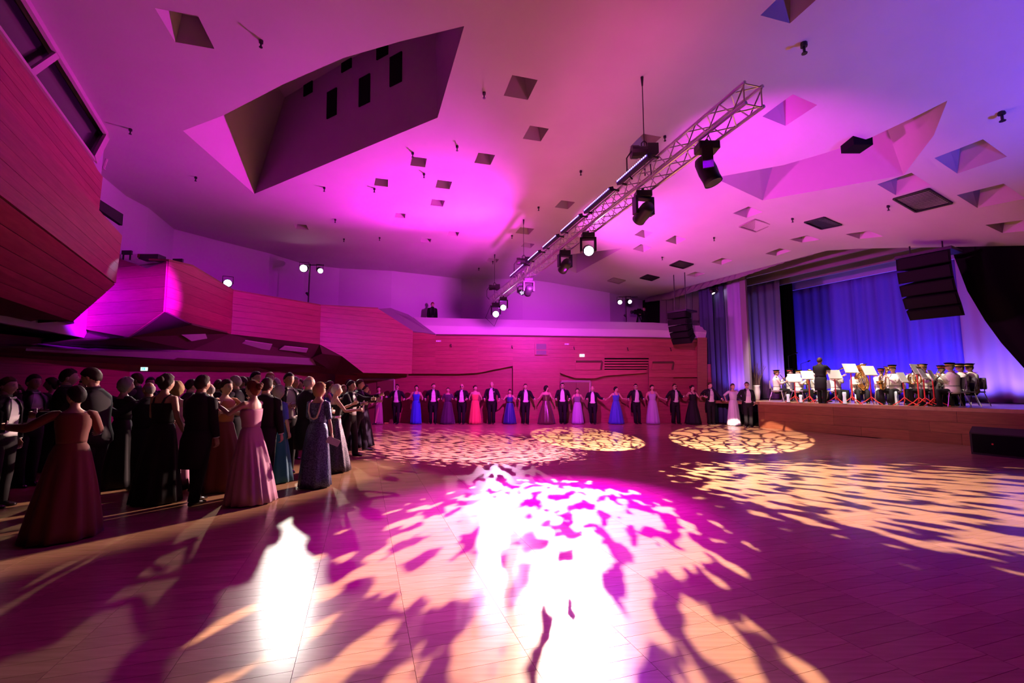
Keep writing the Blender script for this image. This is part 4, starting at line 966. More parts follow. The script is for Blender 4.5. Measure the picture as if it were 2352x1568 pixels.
def hand_mesh(bm, wrist, d, pn, left, s=1.0, curl=.5):
    """palm, four unequal fingers and a thumb; d = forearm direction, pn = palm normal"""
    d = V(d).normalized(); pn = (V(pn) - d * V(pn).dot(d)).normalized(); y = pn.cross(d) * (1 if left else -1)      # y: thumb side
    P = lambda a, b, c: V(wrist) + (d * a + y * b + pn * c) * s
    loft(bm, [ell(P(-.02, 0, 0), y, pn, .026 * s, .021 * s, 8), ell(P(.02, 0, .0), y, pn, .031 * s, .017 * s, 8), ell(P(.06, .0, .0), y, pn, .040 * s, .015 * s, 8), ell(P(.092, 0, .002), y, pn, .038 * s, .012 * s, 8)])
    def fing(a, b, c, dirv, ln, r, cu, cax):
        p = P(a, b, c); dd = dirv.normalized(); rings = []
        rings.append(ell(p - dd * .012 * s, dd.cross(cax).normalized(), cax, r * s, r * s, 6))
        for k in range(3):
            rings.append(ell(p, dd.cross(cax).normalized(), cax, r * s * (1 - .08 * k), r * s * (1 - .08 * k), 6))
            dd = Matrix.Rotation(cu, 3, cax) @ dd; p = p + dd * ln * s / 3
        rings.append(ell(p, dd.cross(cax).normalized(), cax, r * s * .6, r * s * .6, 6)); loft(bm, rings)
    ax = y if (d.cross(pn)).dot(y) > 0 else -y
    ax = y.copy(); t = Matrix.Rotation(.1, 3, ax) @ d
    if t.dot(pn) < 0: ax = -ax
    for b, ln, r in ((-.029, .060, .0075), (-.010, .076, .0085), (.010, .082, .009), (.029, .074, .0085)):
        fing(.09, b, .001, d + y * b * 2.2, ln, r, curl, ax)
    fing(.028, .030, .006, d * .75 + y * .75 + pn * .35, .062, .0105, curl * .35, ax)
def ik(S, T, l1, l2, pole):
    v = T - S; D = min(v.length, (l1 + l2) * .995); u = v.normalized(); T = S + u * D
    a = (l1 * l1 - l2 * l2 + D * D) / (2 * D); h = math.sqrt(max(0, l1 * l1 - a * a)); pl = pole - u * pole.dot(u)
    return S + u * a + pl.normalized() * h, T
M_NECKL = mat('necklace', (.85, .80, .72), .2, .6)
def person(pos, face, label, H=1.78, sex='m', hair='short', hairc='brown', group=None, coat=None, trou=None, tail=True, gown=None, gown2=None, straps='strapless', bodice=None, sleeves=False, sash=None, hem=.34, train=.0,
           hands=None, lean=0.0, sway=0.0, turn=0.0, nod=0.0, step=.0, seat=False, cap=None, skin=0, waist=True, glasses=False, shoulders=1.0, voxel=.017, folds=11, fat=1.0, shawl=None, cat='person', name='person', nohead=False, pocket=False, twist=0.0, curl=.5, legside=0.0, handpn=None, knee=0.0, shirt=None):
    root = empty(name, pos, R(face)); tag(root, label, cat, group)
    k = H / 1.8
    zdrop = -.44 * k if seat else 0.0
    fem = sex == 'f'; bare = fem and straps in ('strapless', 'straps')
    def Z(z): return z * k
    # upper body deformation: lean forward (about the hips), sway sideways
    hipz = .95 * k
    def D(p):
        p = V(p)
        if p.z > hipz:
            a = lean * min(1, (p.z - hipz) / (.25 * k)); M_ = Matrix.Rotation(a, 3, 'X') @ Matrix.Rotation(sway * min(1, (p.z - hipz) / (.25 * k)), 3, 'Y')
            q = p - V((0, 0, hipz)); p = V((0, 0, hipz)) + M_ @ q
        return p + V((0, 0, zdrop))
    def dl(bm):
        for v in bm.verts: v.co = D(v.co)
        return bm
    def Xell(z, rx, ry, oy=0, n=20, e=2.3, ox=0): return [D(p) for p in ell((ox * k, oy * k, z * k), (1, 0, 0), (0, 1, 0), rx * k, ry * k, n, e)]
    sw = (.165 if fem else .19) * shoulders; shz = 1.455
    if fem: TOR = [(.80, .06, .06, 0), (.86, .165, .115, .005), (.94, .178, .122, .01), (1.0, .165, .115, .006), (1.09, .128, .096, .0), (1.2, .138, .104, -.004), (1.30, .158, .122, -.014), (1.38, .160, .108, -.004), (1.44, .150, .085, .006), (1.485, .09, .066, .012), (1.52, .05, .052, .012), (1.58, .046, .048, .004), (1.64, .045, .048, -.004)]
    else: TOR = [(.80, .06, .06, 0), (.86, .160, .110, .0), (.94, .172, .118, .0), (1.02, .162, .112, 0), (1.1, .155, .107, 0), (1.2, .166, .115, 0), (1.31, .186, .125, 0), (1.40, .192, .118, .004), (1.455, .175, .098, .01), (1.50, .10, .075, .014), (1.535, .062, .062, .012), (1.59, .057, .058, .004), (1.64, .055, .056, -.002)]
    TOR = [(z, rx * (fat if z < 1.44 else 1), ry * (fat if z < 1.44 else 1), oy) for z, rx, ry, oy in TOR]
    def tor(z, add=0.0):
        for a, b in zip(TOR, TOR[1:]):
            if a[0] <= z <= b[0]:
                f = (z - a[0]) / (b[0] - a[0]); return a[1] + (b[1]-a[1]) * f + add, a[2] + (b[2]-a[2]) * f + add, a[3] + (b[3]-a[3]) * f
        return TOR[-1][1] + add, TOR[-1][2] + add, TOR[-1][3]
    # joints
    S = {s: D((s * sw * k, .008 * k, shz * k)) for s in (-1, 1)}
    hands = hands or {}
    J = {}
    for s in (-1, 1):
        T = V(hands.get(s, (s * .25, -.04, .80))); T = V((T.x * k, T.y * k, T.z * k))
        if s not in hands: T = D(T) if lean else T + V((0, 0, zdrop))
        E, T = ik(S[s], T, .29 * k, .265 * k, V((s * .45, .55, -.9)))
        J[s] = (E, T)
    L = {}
    for s in (-1, 1):
        hip = V((s * .088 * k, 0, .90 * k + zdrop))
        if seat:
            kn = hip + V((s * .07 * k, -.43 * k, .02 * k)); an = V((s * .14 * k, kn.y + .04 * k, .075 * k))
        else:
            an = V((s * .085 * k + legside, -s * step * k, .075 * k)); kn = (hip + an) / 2 + V((s * .01, -.03 * k - knee * (s > 0), 0))
        L[s] = (hip, kn, an)
    # --- body: one continuous surface
    bm = bmesh.new(); loft(bm, [Xell(z, rx, ry, oy, 16) for z, rx, ry, oy in TOR])
    for s in (-1, 1):
        E, T = J[s]; r0 = .043 if fem else .05
        kk = 1.0 if bare else .72; tube(bm, [S[s] + V((-s * .05 * k, 0, -.012 * k)), S[s] + V((0, 0, -.006 * k)), (S[s] + E) / 2, E, (E + T) / 2, T], [r * k for r in (r0 * 1.02 * kk, r0 * 1.05 * kk, r0 * kk, r0 * .82 * max(kk, .85), r0 * .80, r0 * .60)], 10)
        h, kn, an = L[s]; tube(bm, [h + V((0, 0, .05)), h + (kn - h) * .25, (h + kn) / 2, kn, kn + (an - kn) * .35, an], [r * k for r in (.088, .085, .075, .056, .054, .036)], 10)
        tube(bm, [an + V((0, .04 * k, -.02 * k)), an + V((0, -.02 * k, -.035 * k)), an + V((0, -.15 * k, -.05 * k))], [.036 * k, .036 * k, .024 * k], 8)
    bm = remesh(bm, voxel)
    hc = D((0, -.012 * k, (1.652 if fem else 1.666) * k)); hd = Matrix.Translation(hc) @ Matrix.Rotation(R(turn), 4, 'Z') @ Matrix.Rotation(R(nod) + lean * .3, 4, 'X') @ Matrix.Diagonal((k * 1.09, k * 1.09, k * 1.06, 1)) if not fem else Matrix.Translation(hc) @ Matrix.Rotation(R(turn), 4, 'Z') @ Matrix.Rotation(R(nod) + lean * .3, 4, 'X') @ Matrix.Diagonal((k * 1.08, k * 1.08, k * 1.07, 1))
    head_mesh(bm, hd, None)
    for s in (-1, 1):
        E, T = J[s]; d = T - E
        pn = V(handpn[s]) if handpn and s in handpn else (V((-s, 0, 0)) if abs(d.normalized().x) < .7 else V((0, 0, -1)))
        hand_mesh(bm, T, d, pn, s > 0, k * (.92 if fem else 1.02), curl)
    bmesh.ops.recalc_face_normals(bm, faces=bm.faces[:])
    link('body', bm, root, [SKIN[skin], M_EYE, M_LIP, M_BROW, M_EYEW], smooth=True)
    if hair: 
        hb = hair_mesh(hair, hd, hash(label) % 97 if False else len(label)); bmesh.ops.recalc_face_normals(hb, faces=hb.faces[:]); link('hair', hb, root, M_HAIR(hairc), smooth=True)
    if glasses:
        bm = bmesh.new()
        for s in (-1, 1): bmesh.ops.create_cone(bm, cap_ends=True, segments=10, radius1=.021, radius2=.021, depth=.004, matrix=hd @ Matrix.Translation((s * .031, -.101, .010)) @ Matrix.Rotation(PI/2, 4, 'X')); bar(bm, hd @ V((s * .05, -.098, .014)), hd @ V((s * .078, .01, .012)), .003, 4)
        bar(bm, hd @ V((-.012, -.103, .014)), hd @ V((.012, -.103, .014)), .003, 4); link('glasses', bm, root, M_DARK)
    def sleeve(s, r0, r1, m, nm, end=1.0, add=0):
        E, T = J[s]; Tn = E + (T - E) * end; bm = bmesh.new()
        ae = (E - S[s]).normalized(); tube(bm, [S[s] + V((-s * .075 * k, 0, -.03 * k)), S[s] + V((-s * .03 * k, 0, -.014 * k)), S[s] + ae * .02 * k + V((0, 0, -.010 * k)), S[s] + (E - S[s]) * .35, S[s] + (E - S[s]) * .9, E + (Tn - E) * .12, (E + Tn) / 2, Tn], [r * k for r in (r0 * .45, r0 * .92, r0 * 1.02, r0, (r0 + r1) / 2 * 1.02, (r0 + r1) / 2 * 1.02, (r0 + r1) / 2 * .95, r1)], 12); link(nm, bm, root, m, smooth=True)
    def openring(z, add, half, n=26, back=None, oy=0):
        """ring of a coat: open by `half` degrees at the front"""
        rx, ry, o_ = tor(min(z, 1.52), add); pts = []
        for i in range(n + 1):
            a = R(half) + (2 * PI - 2 * R(half)) * i / n; x = math.sin(a); y = -math.cos(a)
            x = math.copysign(abs(x) ** .87, x); y = math.copysign(abs(y) ** .87, y)
            pts.append(D((x * rx * k, (y * ry + o_ + oy) * k, z * k)))
        return pts
    def sheet(rows, m, nm, th=.008):
        bm = bmesh.new(); R_ = [[bm.verts.new(p) for p in r] for r in rows]
        for a, b in zip(R_, R_[1:]):
            for i in range(len(a) - 1): bm.faces.new((a[i], a[i+1], b[i+1], b[i]))
        bmesh.ops.recalc_face_normals(bm, faces=bm.faces[:])
        bmesh.ops.solidify(bm, geom=bm.faces[:], thickness=th); return link(nm, bm, root, m, smooth=True)
    if not fem or trou:
        tm_ = trou or M_TROU
        bm = bmesh.new()
        for s in (-1, 1):
            h, kn, an = L[s]; c0 = h + V((0, 0, .05 * k)) if not seat else h + V((0, .06 * k, .02 * k))
            tube(bm, [c0, h + (kn - h) * .18, (h + kn) / 2, kn, (kn + an) / 2, an + V((0, .0, -.02 * k))], [r * k for r in (.105, .104, .090, .073, .070, .072)], 12)
        loft(bm, [Xell(.77, .10, .075, .0, 14), Xell(.80, .15, .108, .0, 14), Xell(.85, .178, .128, .0, 14)] + [Xell(z, *tor(z, .014), 14) for z in (.92, .98, 1.04, 1.08)])
        link('trousers', bm, root, tm_, smooth=True)
    for s in (-1, 1):
        if fem and not trou and s < 0 and not step: pass
        h, kn, an = L[s]; bm = bmesh.new(); a0 = V((an.x, an.y, 0)); ln = .27 * k; g = 1.0 if not fem else .84
        loft(bm, [ell(a0 + V((0, .06 * k, .03)), (1, 0, 0), (0, 0, 1), .030 * g, .028, 10), ell(a0 + V((0, .04 * k, .04)), (1, 0, 0), (0, 0, 1), .040 * g, .04, 10), ell(a0 + V((0, -.03 * k, .042)), (1, 0, 0), (0, 0, 1), .043 * g, .042, 10), ell(a0 + V((0, -.11 * k, .03)), (1, 0, 0), (0, 0, 1), .047 * g, .030, 10), ell(a0 + V((0, -.19 * k * g, .02)), (1, 0, 0), (0, 0, 1), .030 * g, .019, 10)])
        link('shoe', bm, root, M_SHOE, smooth=True)
    if not fem and not cap:
        cm = coat or M_TUX
        bm = bmesh.new(); loft(bm, [Xell(z, *tor(z, .008), 18) for z in (1.0, 1.1, 1.2, 1.31, 1.40, 1.455, 1.50)]); link('shirt', bm, root, shirt or M_SHIRT, smooth=True)
        bm = bmesh.new(); loft(bm, [Xell(1.49, .074, .072, .012, 14), Xell(1.555, .066, .066, .006, 14)], cap=False); bmesh.ops.solidify(bm, geom=bm.faces[:], thickness=.004); link('collar', bm, root, shirt or M_SHIRT, smooth=True)
        if waist:
            rows = []
            for z, hf in ((.98, 16), (1.02, 30), (1.1, 34), (1.2, 30), (1.27, 24)):
                rx, ry, o_ = tor(z, .016); rows.append([D((math.sin(R(a)) * rx * k, (-math.cos(R(a)) * ry + o_) * k, (z + (.0 if z > 1.0 else -.01)) * k)) for a in [-hf * 2 + hf * 4 * i / 12 for i in range(13)]])
            sheet(rows, M_WAIST, 'waistcoat', .006)
        bm = bmesh.new(); c = D((0, -.072 * k, 1.505 * k))
        for s in (-1, 1): bar(bm, c, c + V((s * .055 * k, 0, .0)), .008 * k, 6, .024 * k)
        bar(bm, c + V((-.012, -.004, 0)), c + V((.012, -.004, 0)), .012, 6); link('bow_tie', bm, root, M_WAIST if tail else M_DARKM) if not shirt else bm.free()
        # coat: fitted, open in front, long divided tails behind
        rows = [openring(1.53, .010, 20), openring(1.495, .017, 20), openring(1.46, .020, 20), openring(1.41, .026, 24), openring(1.31, .028, 27), openring(1.2, .028, 28), openring(1.1, .028, 30 if tail else 14), openring(1.03, .034, 34 if tail else 14)]
        if not tail: rows += [openring(.96, .045, 16), openring(.88, .052, 20), openring(.81, .050, 24)]
        sheet(rows, cm, 'jacket', .010)
        if tail and not seat:
            rows = []
            for z, hf, ad in ((1.06, 62, .030), (.98, 78, .045), (.88, 92, .055), (.75, 104, .06), (.62, 116, .06), (.50, 126, .055)):
                rx, ry, o_ = tor(max(z, .93), ad); rows.append([D((math.sin(a) * rx * k, (-math.cos(a) * ry + o_ + (.02 if z < .9 else 0)) * k, z * k)) for a in [R(hf) + (2 * PI - 2 * R(hf)) * i / 16 for i in range(17)]])
            sheet(rows, cm, 'coat_tails', .008)
        for s in (-1, 1): sleeve(s, .068, .047, cm, 'sleeve', .93)
        for s in (-1, 1):
            E, T = J[s]; bm = bmesh.new(); tube(bm, [E + (T - E) * .88, E + (T - E) * .985], [.041 * k, .039 * k], 10); link('cuff', bm, root, shirt or M_SHIRT, smooth=True)
        # lapels
        for s in (-1, 1):
            rows = []
            for z, a0, a1 in ((1.50, 16, 30), (1.44, 17, 40), (1.36, 21, 46), (1.25, 25, 38), (1.14, 29, 33)):
                rx, ry, o_ = tor(z, .041); rows.append([D((s * math.sin(R(a)) * rx * k, (-math.cos(R(a)) * ry + o_) * k, z * k)) for a in (a0, (a0 + a1) / 2, a1)])
            sheet(rows, M_SHOE if False else mat('satin_lapel', (.014, .013, .016), .4, spec=.3), 'lapel', .005)
        if pocket:
            c = D((.10 * k, -.125 * k, 1.36 * k)); bm = bmesh.new(); box(bm, c, (.07, .05, .03)); link('pocket_square', bm, root, M_SHIRT)
    if cap:                                                   # bandsman
        cm = coat or mat('band_jacket', (.86, .80, .70), .7)
        bm = bmesh.new(); loft(bm, [Xell(z, *tor(z, ad), 20) for z, ad in ((.84, .055), (.92, .045), (1.0, .034), (1.1, .032), (1.2, .03), (1.31, .03), (1.40, .028), (1.455, .026), (1.50, .014), (1.53, .012))]); link('jacket', bm, root, cm, smooth=True)
        bm = bmesh.new(); loft(bm, [Xell(z, *tor(z, .038), 20) for z in (1.065, 1.105)]); link('belt', bm, root, mat('belt_grey', (.35, .33, .30), .6))
        for s in (-1, 1): sleeve(s, .068, .048, cm, 'sleeve', .94)
        for s in (-1, 1):
            bm = bmesh.new(); c = S[s] + V((0, 0, .06 * k)); box(bm, c, (.12 * k, .07 * k, .012)); link('epaulette', bm, root, mat('epaulette_red', (.5, .05, .04), .6))
        cr = empty('cap', V((0, 0, 0))); cr.parent = root
        Xc = hd @ Matrix.Translation((0, .005, .052)) @ Matrix.Rotation(R(-8), 4, 'X') @ Matrix.Diagonal((1, 1.12, 1, 1))
        bm = bmesh.new(); lathe(bm, [(.086, -.006), (.090, .045), (.118, .068), (.116, .080), (.06, .092), (.001, .094)], Xc, 18); link('cap_crown', bm, cr, M_DARKM, smooth=True)
        bm = bmesh.new(); lathe(bm, [(.090, .002), (.0945, .034), (.092, .034), (.088, .002)], Xc, 18); link('cap_band', bm, cr, cap, smooth=True)
        bm = bmesh.new(); pts = [[Xc @ V((rr * math.sin(a), -rr * math.cos(a), zz)) for a in [R(-65 + 130 * i / 10) for i in range(11)]] for rr, zz in ((.085, .0), (.12, -.012), (.135, -.024))]
        R_ = [[bm.verts.new(p) for p in r] for r in pts]
        for a, b in zip(R_, R_[1:]):
            for i in range(10): bm.faces.new((a[i], a[i+1], b[i+1], b[i]))
        bmesh.ops.solidify(bm, geom=bm.faces[:], thickness=.004); link('cap_visor', bm, cr, M_SHOE)
    if fem and gown is not None:
        n = 66 if voxel < .016 else 48
        def gring(z, rx, ry, oy, amp, ox=0.0, dip=0.0):
            out = []
            for i in range(n):
                a = 2 * PI * i / n; f = 1 + amp * (math.sin(a * folds + .6) + .4 * math.sin(a * (folds + 5) + z * 2))
                x, y = math.sin(a), -math.cos(a); out.append(D((x * rx * f * k + ox * k, (y * ry * f + oy) * k, z * k + dip * math.cos(a * 2) * k)))
            return out
        hw = hem
        rx0, ry0, o0 = tor(1.0, .012)
        SK = [(1.13, *tor(1.13, .002)[:2], 0, .0), (1.085, *tor(1.085, .010)[:2], 0, .0), (1.05, *tor(1.05, .018)[:2], 0, .004), (.96, *tor(.96, .018)[:2], .006, .010), (.84, .19 + (hw - .19) * .16, .145 + (hw - .17) * .16, .01 + train * .1, .02), (.62, .19 + (hw - .19) * .42, .15 + (hw - .17) * .42, .015 + train * .28, .04), (.36, .19 + (hw - .19) * .70, .15 + (hw - .17) * .72, .02 + train * .55, .05), (.14, .19 + (hw - .19) * .90, .15 + (hw - .17) * .93, .02 + train * .85, .055), (.018, hw, hw * .97, .02 + train, .06)]
        bm = bmesh.new(); loft(bm, [gring(z, rx, ry, oy, amp) for z, rx, ry, oy, amp in SK]); link('skirt', bm, root, gown2 or gown, smooth=True)
        top = {'strapless': 1.365, 'straps': 1.375, 'cap': 1.44, 'full': 1.46}[straps]
        zs = [1.095, 1.13, 1.2, 1.28, 1.33, top]
        if top > 1.4: zs = [1.095, 1.13, 1.2, 1.3, 1.37, 1.42, top]
        bm = bmesh.new(); loft(bm, [Xell(z, *tor(z, .012), 22) for z in zs]); link('bodice', bm, root, bodice or gown, smooth=True)
        if straps == 'straps':
            for s in (-1, 1):
                bm = bmesh.new(); rx, ry, o_ = tor(1.36, .014); tube(bm, [D((s * .085 * k, (-ry + o_) * k, 1.35 * k)), D((s * .095 * k, -.06 * k, 1.46 * k)), D((s * .098 * k, .01, 1.49 * k)), D((s * .085 * k, (.08) * k, 1.44 * k)), D((s * .07 * k, (ry + o_) * k, 1.34 * k))], .014 * k, 6); link('strap', bm, root, bodice or gown)
        if straps in ('cap', 'full'):
            for s in (-1, 1): sleeve(s, .056, .050 if straps == 'cap' else .045, bodice or gown, 'sleeve', .93 if straps == 'full' else .05)
        if sash is not None:
            bm = bmesh.new(); loft(bm, [Xell(z, *tor(z, .02), 22) for z in (1.085, 1.10, 1.125, 1.135)]); link('sash', bm, root, sash, smooth=True)
        if shawl is not None:
            rows = []
            for u in range(9):
                a = R(-115 + 230 * u / 8); r_ = .225; rows.append([D((math.sin(a) * (r_ + .02) * k, (math.cos(a) * .15 + .02) * k, (1.47 - .02 * abs(u - 4)) * k)), D((math.sin(a) * (r_ + .045) * k, (math.cos(a) * .17 + .02) * k, 1.38 * k)), D((math.sin(a) * (r_ + .05) * k, (math.cos(a) * .175 + .02) * k, (1.27 - .0 * u) * k))])
            for s in (0, 8): rows[s][2] = rows[s][2] + V((0, 0, -.35 * k)); rows[s][1] = rows[s][1] + V((0, 0, -.1 * k))
            sheet(rows, shawl, 'shawl', .01)
    return root, J
#@CAST@
def sequins(nm, col, c2):
    m = mat(nm, col, .28, metal=.55, grain=((1, 1, 1), 60, c2, 1.0), bump=.9); return m
G = lambda n, c, r=.7: mat('gown_' + n, c, r, sheen=.25)
G_PINK = G('pink', (.62, .24, .40)); G_RED = G('dark_red', (.15, .020, .006)); G_BLACK = mat('gown_black', (.010, .009, .011), .75, spec=.3); G_TEAL = G('teal', (.0, .13, .22)); G_COR = G('coral', (.85, .16, .12)); G_BLUE = G('royal_blue', (.02, .07, .72)); G_NAVY = G('navy', (.012, .02, .22), .45)
G_PLUM = G('plum', (.05, .012, .06)); G_BROWN = mat('gown_brown_satin', (.10, .045, .035), .28, sheen=.2); G_LIL = G('lilac', (.48, .36, .62)); G_SILV = G('silver', (.72, .66, .76), .5); G_PALE = G('pale_rose', (.42, .20, .30)); G_BLUE2 = G('cobalt', (.05, .07, .55))
G_SEQN = sequins('gown_navy_sequins', (.02, .026, .08), (.14, .17, .34)); G_SEQB = sequins('gown_black_sequins', (.016, .013, .020), (.10, .08, .14)); G_SHAWL = G('pink_shawl', (.75, .16, .22)); G_OCH = G('ochre', (.42, .17, .04)); G_GREY = G('grey_violet', (.20, .15, .22))
# ---- the row of dancers along the back wall: (x, top, foot, sex, options, label)
ROW = [
    (910, 882, 972, 'm', dict(hairc='dark', step=.12, glasses=True), 'man in tailcoat at the left end of the dancers row'),
    (955, 884, 971, 'f', dict(gown=G_BLUE, hair='updo', hairc='dark', hem=.26, straps='straps'), 'woman in a long bright royal blue gown, left part of the row'),
    (994, 880, 972, 'm', dict(hairc='brown', step=.10, turn=25), 'man in tailcoat between the bright blue and dark plum gowns'),
    (1028, 889, 972, 'f', dict(gown=G_PLUM, hair='short', hairc='brown', straps='cap', hem=.36, fat=1.1), 'stout woman in a dark plum gown with short sleeves'),
    (1060, 881, 971, 'm', dict(hair='bald', hairc='dark', step=.14, glasses=True), 'balding man in tailcoat between plum and coral gowns'),
    (1091, 884, 971, 'f', dict(gown=G_COR, hair='updo', hairc='brown', hem=.30, straps='strapless', turn=30), 'woman in a strapless coral pink gown in the row'),
    (1129, 876, 971, 'm', dict(hair='bald', hairc='grey', pocket=True, fat=1.06), 'tall balding man in tailcoat, pocket square, beside the coral gown'),
    (1171, 895, 971, 'f', dict(gown=G_NAVY, hair='updo', hairc='dark', hem=.34, straps='straps', sash=M_SHOE, nod=12), 'short woman in a navy blue gown with a belt'),
    (1207, 881, 971, 'm', dict(hairc='brown', step=.06), 'man in tailcoat between navy gown and brown satin gown'),
    (1255, 885, 970, 'f', dict(gown=G_BROWN, hair='bob', hairc='black', hem=.42, straps='strapless', turn=70), 'woman with black bob in a shiny dark brown flared gown'),
    (1293, 879, 970, 'm', dict(hairc='dark', step=.10, glasses=True), 'man in tailcoat in front of the closed wooden double door'),
    (1327, 891, 969, 'f', dict(gown=G_GREY, gown2=G_LIL, hair='updo', hairc='dark', hem=.30, straps='straps'), 'short woman in a grey violet gown with a lilac panel'),
    (1362, 886, 970, 'm', dict(hair='bald', hairc='brown', step=.22), 'striding man in tailcoat right of the grey violet gown'),
    (1416, 887, 970, 'f', dict(gown=G_BLUE2, hair='short', hairc='black', hem=.38, straps='straps', turn=60, step=.1), 'dark haired woman in a cobalt blue gown, head turned right'),
    (1462, 881, 969, 'm', dict(hairc='dark', legside=.05, turn=-20, glasses=True), 'man in tailcoat with narrow trousers between cobalt gown and pink shawl'),
    (1500, 883, 970, 'f', dict(gown=G_LIL, hair='updo', hairc='dark', hem=.30, straps='straps', shawl=G_SHAWL, turn=25), 'woman in a pale lilac gown with a pink shawl'),
    (1552, 881, 972, 'm', dict(hairc='brown', step=.08, glasses=True), 'man in tailcoat and white waistcoat left of a black gown'),
    (1593, 884, 974, 'f', dict(gown=G_BLACK, hair='updo', hairc='black', hem=.36, straps='straps', turn=10), 'woman in a black gown holding both raised hands with neighbours'),
    (1634, 878, 975, 'm', dict(hairc='brown', turn=20), 'man in tailcoat in front of the navy corner curtain'),
    (1687, 880, 977, 'f', dict(gown=G_SILV, hair='short', hairc='brown', hem=.27, straps='cap', bodice=G_SILV), 'woman in a long silvery white gown near the stage'),
    (1722, 877, 981, 'm', dict(hairc='dark', glasses=True, turn=-20), 'man in tailcoat at the right end of the row, beside the stage'),
]
rp = []
for x, top, foot, sx, op, lab in ROW:
    g = hz(x, foot, 0); Y = min(g.y, 20.45); b = at(x, foot, Y); rp.append((V((b.x, Y, 0)), at(x, top, Y).z))
rp[-1] = (V((rp[-1][0].x - .05, min(rp[-1][0].y, 18.7), 0)), at(1722, 877, min(rp[-1][0].y, 18.7)).z)
rnd = random.Random(11)
for i, (x, top, foot, sx, op, lab) in enumerate(ROW):
    p, H = rp[i]; H = max(1.55, min(1.95, H)); fc = rnd.uniform(-12, 18); k = H / 1.8; hands = {}; Rm = Matrix.Rotation(-R(fc), 3, 'Z')
    for s, j in ((-1, i - 1), (1, i + 1)):
        if 0 <= j < len(ROW):
            q, Hq = rp[j]; up_h = 1.22 if ROW[max(0, min(i, j))][0] in (1552, 1593) else 1.10
            m_ = (p + q) / 2 + V((0, -.22, up_h)); d = (m_ - p); l = d.xy.length - .065; d = V((d.x, d.y, 0)).normalized() * l + V((0, 0, up_h)); hands[s] = (Rm @ d) / k
        elif s == -1: hands[s] = (-.42, -.20, 1.22)
        else: hands[s] = (.27, .02, .98)
    person(p, fc, lab, H=H, sex=sx, hands=hands, group='dancers in a row along the back wall', skin=i % 2 if sx == 'm' else 0, voxel=.02, **op)
g = at(868, 973, 20.3); person(V((g.x, 20.3, 0)), -40, 'woman in a pale rose trouser suit walking before the dark double door', H=1.66, sex='f', hair='updo', hairc='brown', gown=G_PALE, straps='full', hem=.22, step=.2, hands={-1: (-.3, -.1, 1.0), 1: (.25, -.2, 1.0)}, turn=70, voxel=.02)
